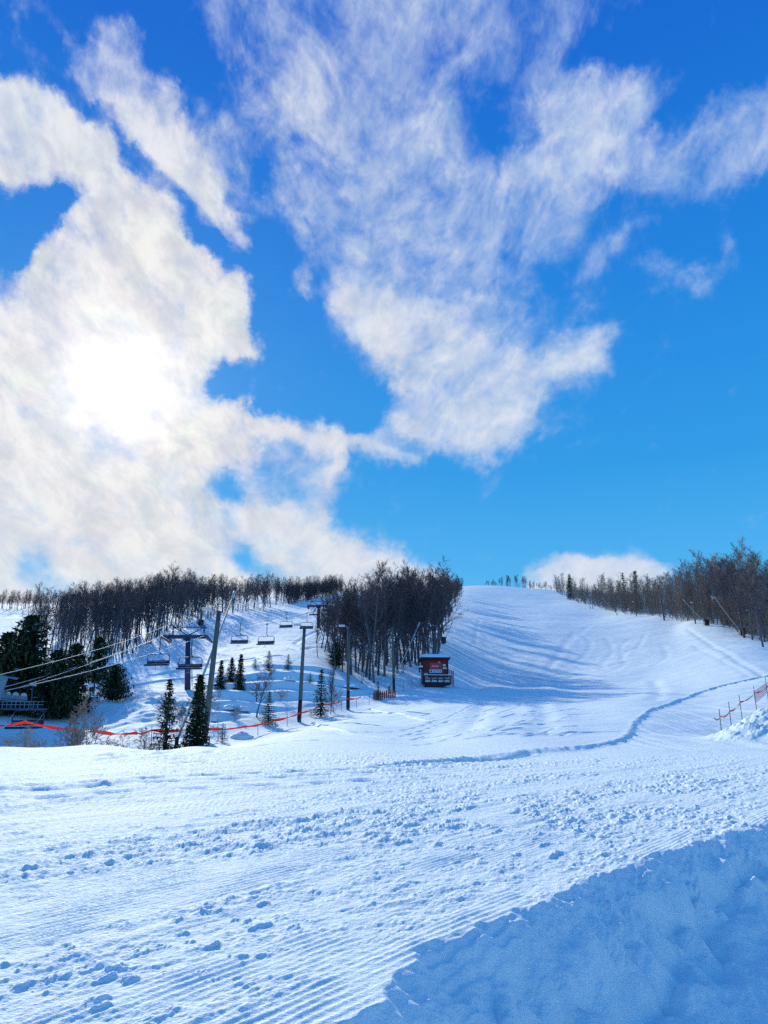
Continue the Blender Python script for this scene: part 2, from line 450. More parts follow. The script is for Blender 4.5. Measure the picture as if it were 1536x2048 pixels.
def surface(x, y):
    """full snow surface with relief; returns z and a zone id (0 field, 1 bank, 2 path, 3 far slope, 4 groomed lane)"""
    z = upper(x, y)
    r = np.hypot(x, y)
    s_ = x * SC[0] + y * SC[1]
    p_ = x * SC[1] - y * SC[0]
    near = r < 46
    zone = np.zeros(x.shape, int)
    # ---- bank and path
    d, side, arc = seg_dist(np.where(near, x, 1e3), np.where(near, y, 1e3), EDGE)
    wob = .10 * gnoise(s_ * 1.1, p_ * .6, 31) + .055 * gnoise(s_ * 3.1, p_ * 2.2, 32) + .03 * gnoise(s_ * 9, p_ * 8, 33)
    sd = np.where(side < 0, d, -d) + wob           # + on the path side
    sd = np.where(near, sd, -99)
    H = np.clip(.58 - .045 * (s_ - 2.0), .36, .58)
    q = np.clip(sd / .46, 0, 1)
    prof = q ** 1.12
    drop = H * (prof * .85 + .15 * sstep(.3, 1.3, sd)) + .16 * np.clip(sd - .4, 0, 1.6)
    lumps = (fbm(s_ * 1.9, p_ * 2.6, 4, .5, 41) * .075 + np.abs(gnoise(s_ * 2.2 + 2.2 * p_, p_ * 1.5 - s_, 45)) * .15 + np.minimum(np.abs(gnoise(s_ * 1.2, p_ * 2.0 + s_ * .5, 46)), .25) * .32 - .10)
    face = sstep(.08, .30, sd)
    fade = 1 - sstep(.34, .75, sd) * .95
    on_face = np.where(near, face * fade, 0)
    # ---- near field relief
    nf = (1 - sstep(30, 44, r)) * (sd < .3)
    kk = r < 60
    X, Yv, S, P = x[kk], y[kk], s_[kk], p_[kk]
    rr = r[kk]
    patch = sstep(.02, .30, fbm(S * .30, P * .95, 3, .55, 51) + .20 * sstep(6.5, 3.0, rr))
    ph = P / .047 + .6 * gnoise(S * .5, P * .8, 52)
    ridge = (.5 + .5 * np.cos(2 * math.pi * ph)) ** 1.3 * .0080 * (1 - sstep(7, 13, rr)) * np.clip(.65 + .75 * fbm(S * 1.6, P * 3, 3, .6, 60), 0, 1.3)
    lanes = gnoise(S * .05, P * 2.3, 53) * .012 + gnoise(S * .08, P * 6.5, 54) * .005
    cl1 = fbm(S * 1.7, P * 3.6, 4, .58, 55)
    cl2 = fbm(S * 4.6, P * 9.5, 4, .6, 56)
    cl3 = fbm(S * 12, P * 21, 3, .6, 57)
    churn = 1 - patch * .80
    rough = sstep(-.4, .35, gnoise(S * .16, P * .34, 58)) * .55 + .45
    sat = lambda v, c: c * (1 - np.exp(-v / c))
    grp = sstep(-.45, .25, cl1)
    clod = sat(np.maximum(cl2 + .12, 0) * .042, .025) * grp + sat(np.maximum(cl1 - .25, 0) * .022, .016) + cl3 * .0125 * (.30 + .70 * grp)
    clod = clod + np.maximum(np.minimum(cl1 + .30, 0) * .022, -.014) + np.maximum(np.minimum(cl2 + .30, 0) * .022, -.015)
    clod = clod * churn * rough
    few = sat(np.maximum(cl1 - .70, 0) * .04, .014) + sat(np.maximum(cl2 - .60, 0) * .05, .018)
    scr = gnoise(S * .35, P * 9, 65) * gnoise(S * .9, P * 2, 66) * .012
    h = ridge * patch + lanes + clod + few * sstep(.2, -.3, gnoise(S * .4, P * .9, 59)) + scr
    far_smooth = sstep(16, 26, rr)                    # trodden snow ends at the plateau
    smooth_left = sstep(-3, -8, X) * 0
    ampl = 1 + .35 * sstep(8, 20, rr)
    h = h * ampl * (1 - .8 * far_smooth)
    full = np.zeros(x.shape); full[kk] = h
    z = z + full * np.where(near, nf, 0)
    # ---- mid and far relief
    z = z + sstep(22, 40, r) * (fbm(x * .11, y * .11, 4, .5, 61) * .12 + fbm(x * .7, y * .7, 3, .5, 62) * .015)
    gx = sstep(95, 120, r)
    z = z + gx * (gnoise(x * .9, y * .035, 63) * .03 + fbm(x * .02, y * .02, 3, .5, 64) * .35)
    # ---- step beside the groomed lane
    mm = (r > 8) & (r < 130) & (y > 6) & (x > -8)
    zst = np.zeros(x.shape)
    d2, sd2, ar2 = seg_dist(x[mm], y[mm], STEP)
    wb = .10 * gnoise(x[mm] * 1.6, y[mm] * 1.6, 71) + .06 * gnoise(x[mm] * 4, y[mm] * 4, 72)
    q2 = d2 * sd2 + wb
    amp = sstep(0, 9, ar2) * .105
    zst[mm] = amp * (sstep(-.12, .16, q2) - 1) * np.exp(-np.maximum(-q2 - .3, 0) / 5.0) + amp * .35 * np.exp(-(q2 / .22) ** 2) * (1 + gnoise(x[mm] * 3, y[mm] * 3, 73))
    z = z + zst
    lane = np.zeros(x.shape, bool)
    lane[mm] = (q2 < -.1) & (q2 > -7.5) & (ar2 > 16)
    lm = np.where(lane, sstep(20, 32, r), 0)
    ld = np.zeros(x.shape)
    ld[mm] = sstep(-.2, -5, q2) * sstep(-14, -7, q2) * sstep(12, 20, ar2)
    z = z - ld * .42 * np.exp(-((y - 37.5) / 5.0) ** 2)
    z = z + lm * (gnoise(x * 2.2, y * .05, 74) * .045 + np.cos(x * 9 + 2 * gnoise(x * .3, y * .1, 75)) * .012)
    # ---- mound at the right
    for (mx, my, mh, mr, ms) in MOUNDS:
        g = np.exp(-(((x - mx) / mr) ** 2 + ((y - my) / ms) ** 2))
        k2 = g > .01
        if k2.any():
            add = np.zeros(x.shape)
            add[k2] = g[k2] * mh * (1 + .10 * fbm(x[k2] * .5, y[k2] * .5, 3, .5, 81)) + sstep(.02, .3, g[k2]) * (np.clip(fbm(x[k2] * 2.2, y[k2] * 2.2, 4, .55, 82), -.3, .6) * .045)
            z = z + add
    # ---- rock garden terraces below the lift
    tm = (r > 48) & (r < 100)
    if tm.any():
        xx, yy, zz = x[tm], y[tm], z[tm]
        cx, cy = pix_of(xx, yy, zz)
        msk = sstep(395, 440, cx) * (1 - sstep(690, 780, cx)) * sstep(53, 58, yy) * (1 - sstep(86, 93, yy)) * sstep(0, 20, 1452 - (cx - 420) * .17 - cy)
        hh = 1.55
        qz = (zz + .55 * fbm(xx * .09, yy * .12, 2, .5, 91)) / hh
        fr = qz - np.floor(qz)
        tr = (np.floor(qz) + sstep(.84, .98, fr)) * hh - .55 * fbm(xx * .09, yy * .12, 2, .5, 91)
        z[tm] = zz + (tr + .10 * fbm(xx * .45, yy * .45, 3, .5, 92) - zz) * msk * .46
        z[tm] += sstep(53, 60, yy) * (1 - sstep(395, 440, cx)) * (1 - sstep(70, 80, yy)) * (cx > 200) * .28 * fbm(xx * .35, yy * .35, 3, .55, 93)
    # ---- tracks
    for P_, wid, dep_, dash in TRACKS:
        lo, hi = P_.min(0) - 2, P_.max(0) + 2
        bb = (x > lo[0]) & (x < hi[0]) & (y > lo[1]) & (y < hi[1])
        if bb.any():
            dd, ss, aa = seg_dist(x[bb], y[bb], P_)
            k = np.exp(-(dd / wid) ** 2)
            if dash > 0: k = k * sstep(-.5, .7, np.sin(aa * 2 * math.pi / dash + gnoise(aa * .3, aa * 0, 5) * 4) + .5 * gnoise(aa * 2.1, aa * 0, 6))
            rim = np.exp(-((dd - wid * 1.8) / wid) ** 2) * .45
            z[bb] += -k * dep_ + rim * dep_ * .6
    # ---- the drop to the path last, so it stays clean
    z = z - np.where(near, drop, 0) + np.where(near, on_face * lumps, 0)
    fp = np.where(near, sstep(.35, .7, sd), 0)
    z = z + fp * (fbm(x * 4.2, y * 4.2, 4, .6, 95) * .020)
    zone[(sd > -.02) & near] = 1
    zone[(sd > .56) & near] = 2
    zone[(y > 93) & (zone == 0)] = 3
    zone[lane & (zone == 0)] = 4
    return z, zone

def mnd(px, Y, h, rx, ry):
    t = .04
    return (a_of(px, t) * Y, Y, h, rx, ry)
MOUNDS = [mnd(1590, 30, .55, 2.0, 2.0), mnd(1562, 33.5, .48, 1.1, 1.6), mnd(1528, 31.5, .36, .9, 1.3), mnd(1680, 30, 1.0, 3.0, 4.0), mnd(1490, 29.5, .22, .8, 1.2), mnd(1600, 37, .6, 1.4, 2.5)]
TRACKS = []
def track(pts, wid, dep_, dash=0, near=8):
    TRACKS.append((smooth_line(many_hits(pts, near), 5), wid, dep_, dash))
# steep pitch ski tracks
track([(1155,1262),(1130,1285),(1112,1310),(1100,1332),(1070,1375)], .7, 0.050)
track([(1185,1250),(1150,1275),(1125,1300),(1105,1330)], .7, 0.050)
track([(1060,1370),(1130,1345),(1220,1330),(1300,1310),(1400,1290),(1430,1285)], .5, 0.050)
track([(1090,1368),(1180,1340),(1290,1315),(1395,1286)], .35, 0.030)
track([(1300,1332),(1370,1325),(1420,1308)], .35, 0.040)
track([(1160,1270),(1180,1285),(1170,1310),(1140,1325)], .6, 0.040)
track([(1210,1275),(1225,1300),(1205,1325),(1210,1340)], .6, 0.040)
track([(1255,1280),(1240,1300),(1250,1325),(1215,1345)], .6, 0.040)
track([(1290,1270),(1275,1295),(1255,1300),(1240,1320)], .5, 0.040)
track([(1325,1290),(1335,1310),(1320,1325),(1300,1335)], .5, 0.040)
track([(960,1240),(953,1270),(950,1290)], .5, 0.045)
track([(1375,1258),(1410,1280),(1450,1305),(1490,1332),(1525,1350)], .45, 0.080)
track([(1385,1288),(1420,1310),(1470,1335),(1500,1352)], .4, 0.035)
track([(610,1300),(680,1291),(750,1291),(830,1299),(868,1312)], .5, .16)
track([(440,1292),(470,1296),(500,1302),(560,1290),(610,1290),(680,1296)][:3], .4, .12)
track([(480,1300),(530,1293),(570,1294),(600,1302)], .5, .22)
track([(300,1352),(360,1342),(420,1330),(480,1318),(530,1312)], .4, .22)
track([(270,1372),(330,1362),(400,1352),(430,1346)], .4, .20)
track([(590,1290),(605,1275),(625,1265),(640,1262)], .4, .16)
track([(560,1240),(600,1232),(640,1222)], .5, .14)
track([(430,1262),(500,1250),(560,1236)], .5, .10)
# flat run tracks and footprints
track([(890,1450),(960,1440),(1020,1420),(1080,1395),(1110,1378)], .14, .06, 1.4)
track([(800,1470),(880,1448),(950,1430),(1000,1415),(1050,1405)], .14, .06, 1.4)
track([(830,1490),(930,1470),(1010,1455),(1100,1445),(1200,1435)], .13, .06, 1.2)
track([(700,1465),(800,1460),(880,1440),(940,1415),(990,1398)], .13, .05, 1.2)
track([(940,1478),(1060,1470),(1180,1466),(1250,1464)], .2, .09)
track([(930,1465),(960,1430),(968,1400),(1000,1380)], .6, .09)
track([(1080,1465),(1092,1430),(1075,1400),(1080,1385)], .6, .09)
track([(1310,1400),(1318,1380),(1308,1362)], .6, .08)
track([(628,1447),(680,1462),(740,1472),(775,1478)], .12, .12)
track([(740,1418),(800,1430),(860,1442)], .12, .10)
# trodden line in front of the plateau
for dy_, dp in ((0, .10), (9, .085), (24, .06)):
    track([(-60,1574+dy_),(120,1572+dy_),(260,1560+dy_),(420,1552+dy_),(600,1545+dy_),(760,1536+dy_),(900,1524+dy_)], .16, dp, .9, 5)
track([(760,1533),(900,1520),(1010,1512),(1060,1503)], .12, .12, 0, 5)
for i in range(26):
    qx, qy = random.uniform(180, 460), random.uniform(1502, 1530)
    track([(qx, qy), (qx + random.uniform(15, 60), qy - random.uniform(-3, 6))], .14, random.uniform(.03, .07), random.choice((0, .5)), 6)
for i in range(40):
    qx, qy = random.uniform(820, 1150), random.uniform(1415, 1480)
    track([(qx, qy), (qx + random.uniform(10, 45), qy - random.uniform(2, 10))], .11, random.uniform(.03, .065), random.choice((0, .8)), 8)

def sample(x, y):
    z, _ = surface(np.array([x, x + .01], float), np.array([y, y + .01], float))
    return float(z[0])

def place(px, Y):
    """point on the snow in photo column px, Y metres ahead"""
    x = (px - 768) / F * Y
    for _ in range(3):
        z = float(upper(np.array([x]), np.array([Y]))[0])
        x = a_of(px, (z - EYE) / Y) * Y
    return Vector((x, Y, sample(x, Y)))

def at(px, py, Y):
    t = t_of(py)
    return Vector((a_of(px, t) * Y, Y, EYE + t * Y))

# ------------------------------------------------------------------ materials
def principled(name, base, rough=.7, spec=.3, metal=0.0):
    m = bpy.data.materials.new(name)
    m.use_nodes = True
    b = m.node_tree.nodes['Principled BSDF']
    b.inputs['Base Color'].default_value = (*base, 1)
    b.inputs['Roughness'].default_value = rough
    b.inputs['Specular IOR Level'].default_value = spec
    b.inputs['Metallic'].default_value = metal
    return m, NT(m.node_tree), b

def mat_varied(name, c1, c2, scale=8., rough=.75, spec=.25, metal=0., bump=.0, stretch=(1, 1, 1), rand=0.):
    m, t, b = principled(name, c1, rough, spec, metal)
    tc = t.n('ShaderNodeTexCoord')
    mp = t.n('ShaderNodeMapping')
    t.t.links.new(tc.outputs['Object'], mp.inputs[0])
    mp.inputs['Scale'].default_value = stretch
    nz = t.noise(mp.outputs[0], scale, 5, .6)
    f = t.rng(nz, .3, .7)
    c = t.mix(f, (*c1, 1), (*c2, 1))
    if rand > 0:
        oi = t.n('ShaderNodeObjectInfo')
        k = t.rng(oi.outputs['Random'], 0, 1, 1 - rand, 1 + rand, 'LINEAR')
        c = t.v('SCALE', c, k)
    t.t.links.new(c, b.inputs['Base Color'])
    if bump > 0:
        bp = t.n('ShaderNodeBump')
        bp.inputs['Strength'].default_value = bump
        bp.inputs['Distance'].default_value = .02
        t.t.links.new(nz, bp.inputs['Height'])
        t.t.links.new(bp.outputs[0], b.inputs['Normal'])
    return m

def snow_mat(name, grain=1.0):
    m, t, b = principled(name, (.88, .90, .93), .75, .08)
    tc = t.n('ShaderNodeTexCoord')
    o = tc.outputs['Object']
    n1 = t.noise(o, 60, 4, .65)
    n2 = t.noise(o, 14, 5, .65)
    n3 = t.noise(o, .35, 5, .6)
    hgt = t.m('ADD', t.m('MULTIPLY', n1, .014 * grain), t.m('MULTIPLY', n2, .042 * grain))
    bp = t.n('ShaderNodeBump')
    bp.inputs['Strength'].default_value = .55
    bp.inputs['Distance'].default_value = 1.0
    t.t.links.new(hgt, bp.inputs['Height'])
    t.t.links.new(bp.outputs[0], b.inputs['Normal'])
    c = t.mix(t.rng(n3, .3, .7), (.80, .885, .92, 1), (.845, .915, .935, 1))
    t.t.links.new(c, b.inputs['Base Color'])
    return m
M = {}
M['snow'] = snow_mat('snow')
M['snow_cap'] = principled('snow_cap', (.88, .90, .93), .7, .2)[0]
M['bark'] = mat_varied('bark', (.095, .088, .100), (.19, .170, .175), 3, .9, .1, stretch=(4, 4, .6), rand=.25)
M['twig'] = mat_varied('twig', (.090, .074, .088), (.140, .110, .115), 2, .9, .1, rand=.3)
M['bark_warm_lit'] = mat_varied('bark_warm_lit', (.26, .22, .20), (.38, .33, .29), 3, .9, .1, stretch=(4, 4, .6), rand=.25)  # bark colour lightened to hold the side sunlight on the right wood
M['twig_warm_lit'] = mat_varied('twig_warm_lit', (.27, .215, .19), (.36, .29, .245), 2, .9, .1, rand=.3)  # twigs likewise, sunlit tone put into the base colour
M['needle'] = mat_varied('needle', (.030, .058, .034), (.060, .092, .045), 5, .8, .15, rand=.25)
M['needle_blue'] = mat_varied('needle_blue', (.035, .055, .050), (.06, .08, .06), 5, .8, .15, rand=.2)
M['pole'] = mat_varied('pole_wood', (.075, .10, .095), (.15, .175, .155), 4, .85, .15, bump=.3, stretch=(6, 6, .5))
M['steel'] = mat_varied('painted_steel', (.032, .036, .085), (.05, .055, .11), 3, .5, .4, .2)
M['steel_red'] = mat_varied('primed_steel', (.09, .035, .05), (.12, .05, .07), 3, .55, .35, .2)
M['steel_pale'] = mat_varied('pale_blue_steel', (.09, .17, .25), (.15, .25, .33), 3, .5, .4, .2)
M['galv'] = mat_varied('galvanised', (.36, .39, .40), (.48, .50, .50), 6, .6, .4, .15)
M['cable'] = mat_varied('cable', (.44, .43, .43), (.54, .53, .52), 2, .6, .3, 0.)
M['pad'] = mat_varied('seat_pad', (.045, .035, .06), (.07, .05, .08), 6, .7, .2)
M['lamp'] = mat_varied('lamp_housing', (.6, .6, .6), (.75, .75, .74), 6, .5, .4)
M['hutwall'] = mat_varied('red_boards', (.17, .024, .026), (.24, .040, .036), 3, .75, .25, bump=.3, stretch=(.4, .4, 7))
M['dark'] = mat_varied('dark_trim', (.03, .022, .035), (.045, .03, .04), 4, .7, .2)
M['sign_red'] = mat_varied('sign_red', (.52, .028, .05), (.60, .05, .05), 2, .5, .4)
M['white'] = principled('white_paint', (.75, .76, .78), .55, .3)[0]
M['sign_pale'] = mat_varied('pale_panel', (.55, .62, .70), (.62, .68, .74), 3, .5, .4)
M['sign_blue'] = principled('blue_marks', (.05, .13, .30), .5, .3)[0]
M['poster'] = mat_varied('grey_poster', (.36, .44, .48), (.45, .52, .55), 3, .6, .3)
M['teal'] = principled('teal_mark', (.04, .20, .18), .5, .3)[0]
def tape_mat():
    m, t, b = principled('red_tape', (.90, .075, .04), .5, .3)
    tr = t.n('ShaderNodeBsdfTranslucent'); tr.inputs[0].default_value = (.95, .16, .10, 1)
    mx = t.n('ShaderNodeMixShader'); mx.inputs[0].default_value = .5
    out = t.t.nodes['Material Output']
    t.t.links.new(b.outputs[0], mx.inputs[1]); t.t.links.new(tr.outputs[0], mx.inputs[2])
    t.t.links.new(mx.outputs[0], out.inputs[0])
    return m
M['tape'] = tape_mat()
M['net'] = mat_varied('red_cord', (.62, .09, .10), (.70, .14, .13), 4, .6, .3)
M['fence'] = mat_varied('orange_boards', (.42, .085, .055), (.52, .12, .08), 5, .8, .2, stretch=(3, 3, .6))
M['cane'] = mat_varied('cane', (.10, .08, .09), (.17, .13, .13), 6, .8, .2)
M['rock'] = mat_varied('rock', (.07, .07, .085), (.15, .145, .15), 2.2, .9, .2, bump=.6)
M['box'] = mat_varied('black_box', (.025, .025, .045), (.04, .04, .06), 4, .6, .3)

# ------------------------------------------------------------------ mesh helpers
class MB:
    def __init__(s): s.v = []; s.f = []
    def quad_mesh(s, vs, fs):
        o = len(s.v)
        s.v.extend([tuple(q) for q in vs]); s.f.extend([tuple(i + o for i in f) for f in fs])
    def box(s, c, size, rz=0., mat=None):
        hx, hy, hz = size[0] / 2, size[1] / 2, size[2] / 2
        m = Matrix.Rotation(rz, 3, 'Z') if mat is None else mat
        vs = [Vector(c) + m @ Vector((sx_ * hx, sy * hy, sz * hz)) for sz in (-1, 1) for sy in (-1, 1) for sx_ in (-1, 1)]
        s.quad_mesh(vs, [(0, 2, 3, 1), (4, 5, 7, 6), (0, 1, 5, 4), (2, 6, 7, 3), (0, 4, 6, 2), (1, 3, 7, 5)])
        return s
    def tube(s, pts, rad, n=8, cap=True):
        pts = [Vector(p) for p in pts]
        if not isinstance(rad, (list, tuple)): rad = [rad] * len(pts)
        rings = []
        prev = None
        for i, p in enumerate(pts):
            d = (pts[min(i + 1, len(pts) - 1)] - pts[max(i - 1, 0)]).normalized()
            if prev is None:
                ref = Vector((0, 0, 1)) if abs(d.z) < .9 else Vector((1, 0, 0))
                u = d.cross(ref).normalized()
            else:
                u = (prev - d * prev.dot(d)).normalized()
            prev = u
            w_ = d.cross(u)
            rings.append([p + (u * math.cos(2 * math.pi * k / n) + w_ * math.sin(2 * math.pi * k / n)) * rad[i] for k in range(n)])
        o = len(s.v)
        for rg in rings: s.v.extend([tuple(q) for q in rg])
        for i in range(len(pts) - 1):
            for k in range(n):
                s.f.append((o + i * n + k, o + i * n + (k + 1) % n, o + (i + 1) * n + (k + 1) % n, o + (i + 1) * n + k))
        if cap:
            s.f.append(tuple(o + k for k in range(n))[::-1])
            s.f.append(tuple(o + (len(pts) - 1) * n + k for k in range(n)))
        return s
    def mesh(s, name, mat, smooth=False):
        me = bpy.data.meshes.new(name)
        me.from_pydata(s.v, [], s.f)
        me.materials.append(mat)
        if smooth:
            me.polygons.foreach_set('use_smooth', [True] * len(me.polygons))
        me.update()
        return me
    def obj(s, name, mat, parent=None, loc=None, smooth=False):
        o = bpy.data.objects.new(name, s.mesh(name, mat, smooth))
        col.objects.link(o)
        if parent is not None: o.parent = parent
        if loc is not None: o.location = loc
        return o

def tag(o, label=None, cat=None, group=None, kind=None):
    if label: o['label'] = label
    if cat: o['category'] = cat
    if group: o['group'] = group
    if kind: o['kind'] = kind
    return o

def thing(name, loc, label, cat, group=None, rz=0.):
    o = bpy.data.objects.new(name, None)
    o.empty_display_size = .3
    col.objects.link(o)
    o.location = loc
    o.rotation_euler = (0, 0, rz)
    return tag(o, label, cat, group)

def link_mesh(name, me, parent=None):
    o = bpy.data.objects.new(name, me)
    col.objects.link(o)
    if parent is not None: o.parent = parent
    return o

def np_mesh(name, V, Fq, mat, smooth=True):
    """fast mesh from numpy arrays: V (n,3), Fq (m,k)"""
    me = bpy.data.meshes.new(name)
    k = Fq.shape[1]
    me.vertices.add(len(V)); me.vertices.foreach_set('co', np.ascontiguousarray(V, np.float32).ravel())
    me.loops.add(Fq.size); me.loops.foreach_set('vertex_index', np.ascontiguousarray(Fq, np.int32).ravel())
    me.polygons.add(len(Fq))
    me.polygons.foreach_set('loop_start', np.arange(0, Fq.size, k, dtype=np.int32))
    if smooth: me.polygons.foreach_set('use_smooth', np.ones(len(Fq), bool))
    me.materials.append(mat)
    me.update(calc_edges=True)
    return me

# ------------------------------------------------------------------ the snow as one continuous sheet
QUICK = False
NA, NR1 = 1080, 620
azs = np.concatenate([np.linspace(R(-180), R(-50), 28, endpoint=False), np.linspace(R(-50), R(-33), 40, endpoint=False), np.linspace(R(-33), R(33), NA, endpoint=False), np.linspace(R(33), R(50), 40, endpoint=False), np.linspace(R(50), R(180), 29)])
rs = np.concatenate([1 / np.linspace(1 / .9, 1 / 1.9, 12, endpoint=False), 1 / np.linspace(1 / 1.9, 1 / 27, NR1, endpoint=False), np.exp(np.linspace(math.log(27), math.log(46), 120, endpoint=False)), np.linspace(46, 98, 240, endpoint=False), np.exp(np.linspace(math.log(98), math.log(640), 240, endpoint=False)), np.exp(np.linspace(math.log(640), math.log(9000), 14))])
rs = np.concatenate([[0.02], rs])
RR, AZ = np.meshgrid(rs, azs, indexing='ij')
GX, GY = RR * np.sin(AZ), RR * np.cos(AZ)
capr = np.minimum(RR, 640)
gz, gzone = surface((capr * np.sin(AZ)).ravel(), (capr * np.cos(AZ)).ravel())
gz = gz.reshape(RR.shape); gzone = gzone.reshape(RR.shape)
gz = gz - np.maximum(RR - 600, 0) * .06
nr, na = RR.shape
G = np.stack([GX, GY, gz], -1)
idx = np.arange(nr * na).reshape(nr, na)
quads = np.stack([idx[:-1, :-1], idx[:-1, 1:], idx[1:, 1:], idx[1:, :-1]], -1).reshape(-1, 4)
fz = gzone[:-1, :-1].ravel()
du = np.gradient(G, axis=0); dv = np.gradient(G, axis=1)
NRM = np.cross(dv, du); NRM /= np.linalg.norm(NRM, axis=-1, keepdims=True) + 1e-12
NRM[NRM[..., 2] < 0] *= -1
GV, GN = G.reshape(-1, 3), NRM.reshape(-1, 3)
for zid, nm in ((0, 'ground'), (1, 'snow_bank'), (2, 'path'), (3, 'ski_slope'), (4, 'groomed_lane')):
    fq = quads[fz == zid]
    if not len(fq): continue
    used, invx = np.unique(fq.ravel(), return_inverse=True)
    me = np_mesh(nm, GV[used], invx.reshape(-1, 4), M['snow'])
    me.normals_split_custom_set_from_vertices(GN[used].astype(np.float32))
    o = link_mesh(nm, me)
    o['kind'] = 'structure'
#@@OBJECTS@@
# ------------------------------------------------------------------ trees
def tubes_np(S, n):
    """S rows: p0(3) p1(3) r0 r1 -> open prisms with n sides"""
    S = np.asarray(S, float)
    p0, p1, r0, r1 = S[:, :3], S[:, 3:6], S[:, 6:7], S[:, 7:8]
    d = p1 - p0
    d /= np.linalg.norm(d, axis=1, keepdims=True) + 1e-9
    ref = np.where(np.abs(d[:, 2:3]) < .95, np.array([[0., 0, 1]]), np.array([[1., 0, 0]]))
    u = np.cross(d, ref); u /= np.linalg.norm(u, axis=1, keepdims=True) + 1e-9
    w_ = np.cross(d, u)
    V = []
    for (p, r) in ((p0, r0), (p1, r1)):
        for k in range(n):
            a = 2 * math.pi * k / n
            V.append(p + (u * math.cos(a) + w_ * math.sin(a)) * r)
    V = np.stack(V, 1)                       # m, 2n, 3
    m = len(S)
    base = (np.arange(m) * 2 * n)[:, None]
    Fq = []
    for k in range(n):
        Fq.append(np.concatenate([base + k, base + (k + 1) % n, base + n + (k + 1) % n, base + n + k], 1))
    return V.reshape(-1, 3), np.concatenate(Fq, 0)

def unit(v):
    return v / (np.linalg.norm(v) + 1e-9)

def limb(g, segs, p, d, L, r0, r1, k, curl, up):
    """a wandering limb of k segments, returns its points"""
    pts = [p]; q = p; dd = d
    for i in range(k):
        dd = unit(dd + g.normal(0, curl, 3) + np.array([0, 0, up]))
        q2 = q + dd * L / k
        a, b = r0 + (r1 - r0) * i / k, r0 + (r1 - r0) * (i + 1) / k
        segs.append([*q, *q2, a, b])
        q = q2; pts.append(q)
    return pts, dd

def bare_tree(seed, H=12., style='grove', dens=1.0, rk=1.0):
    g = np.random.default_rng(seed)
    trunk, fine = [], []
    P = dict(grove=(.32, 28, (28, 52), .25, .10), spread=(.26, 22, (35, 65), .40, .08), scrub=(.08, 30, (20, 60), .34, .06))[style]
    s0, nb, angs, bl, up = P
    nb = int(nb * dens)
    r = H * (.0125 if style != 'scrub' else .010) * rk
    lean = np.array([g.normal(0, .05), g.normal(0, .05), 1])
    forks = [(np.zeros(3) + np.array([0, 0, -.4]), unit(lean), H * (1.0 if style != 'spread' else .82), r)]
    if style == 'spread' or g.random() < .35:
        a = g.uniform(0, 6.28)
        h0 = H * g.uniform(.18, .35)
        forks.append((np.array([lean[0] * h0, lean[1] * h0, h0]), unit(np.array([math.cos(a) * .35, math.sin(a) * .35, 1])), H * .62, r * .72))
    if style == 'scrub':
        for k in range(3):
            a = g.uniform(0, 6.28)
            forks.append((np.array([0, 0, -.1]), unit(np.array([math.cos(a) * .5, math.sin(a) * .5, 1])), H * g.uniform(.6, .9), r * .8))
    for fi, (p, d, L, r_) in enumerate(forks):
        pts, _ = limb(g, trunk, p, d, L, r_, r_ * .16, 9, .045, .03)
        pts = np.array(pts)
        m = nb if fi == 0 else nb // 2
        st = s0 if fi == 0 else .15
        for i in range(m):
            s = st + (1 - st) * ((i + g.random()) / m) ** .85
            x = s * (len(pts) - 1); k = min(int(x), len(pts) - 2); f = x - k
            q = pts[k] * (1 - f) + pts[k + 1] * f
            a = g.uniform(0, 6.28); el_ = R(g.uniform(*angs))
            dr = np.array([math.cos(a) * math.sin(el_), math.sin(a) * math.sin(el_), math.cos(el_)])
            BL = L * bl * (1.15 - .75 * s) * g.uniform(.7, 1.25)
            br = max(r_ * (1 - .85 * s) * .55, .014)
            bp, bd = limb(g, trunk if br > .03 else fine, q, dr, BL, br, br * .4, 3, .16, up)
            bp = np.array(bp)
            for j in range(int(6 * dens)):
                f2 = g.uniform(.25, 1.0); xx = f2 * 3; kk = min(int(xx), 2); ff = xx - kk
                q2 = bp[kk] * (1 - ff) + bp[kk + 1] * ff
                d2 = unit(bd + g.normal(0, .55, 3) + np.array([0, 0, .15]))
                L2 = BL * g.uniform(.28, .5)
                tp, td = limb(g, fine, q2, d2, L2, max(br * .4, .012), .009, 2, .15, up)
                for t_ in range(5):
                    f3 = g.random(); q3 = tp[0] * (1 - f3) + tp[1] * f3 if g.random() < .5 else tp[1] * (1 - f3) + tp[2] * f3
                    d3 = unit(td + g.normal(0, .55, 3) + np.array([0, 0, .1]))
                    q4 = q3 + d3 * L2 * g.uniform(.35, .75)
                    fine.append([*q3, *q4, .0115, .007])
    tv, tf = tubes_np(trunk, 6)
    fv, ff_ = tubes_np(fine, 3)
    return (tv, tf), (fv, ff_)

def tree_meshes(kind, seeds, H, style, dens, bark, twig):
    out = []
    for sd_ in seeds:
        (tv, tf), (fv, ff_) = bare_tree(sd_, H, style, dens, .8 if bark is M['bark_warm_lit'] else 1.0)
        out.append((np_mesh('trunk', tv, tf, bark), np_mesh('crown', fv, ff_, twig)))
    return out

GROVE = tree_meshes('grove', range(100, 107), 12., 'grove', 1.25, M['bark'], M['twig'])
WARM_LIT = tree_meshes('warm', range(200, 205), 12., 'grove', 1.3, M['bark_warm_lit'], M['twig_warm_lit'])
SPREAD_A = tree_meshes('spread', range(320, 323), 12., 'spread', 1.0, M['bark'], M['twig'])
SPREAD = tree_meshes('spread', range(300, 304), 12., 'spread', 1.15, M['bark'], M['twig'])
GROVE += SPREAD_A
SCRUB = tree_meshes('scrub', range(400, 403), 5., 'scrub', .8, M['bark_warm_lit'], M['twig_warm_lit'])

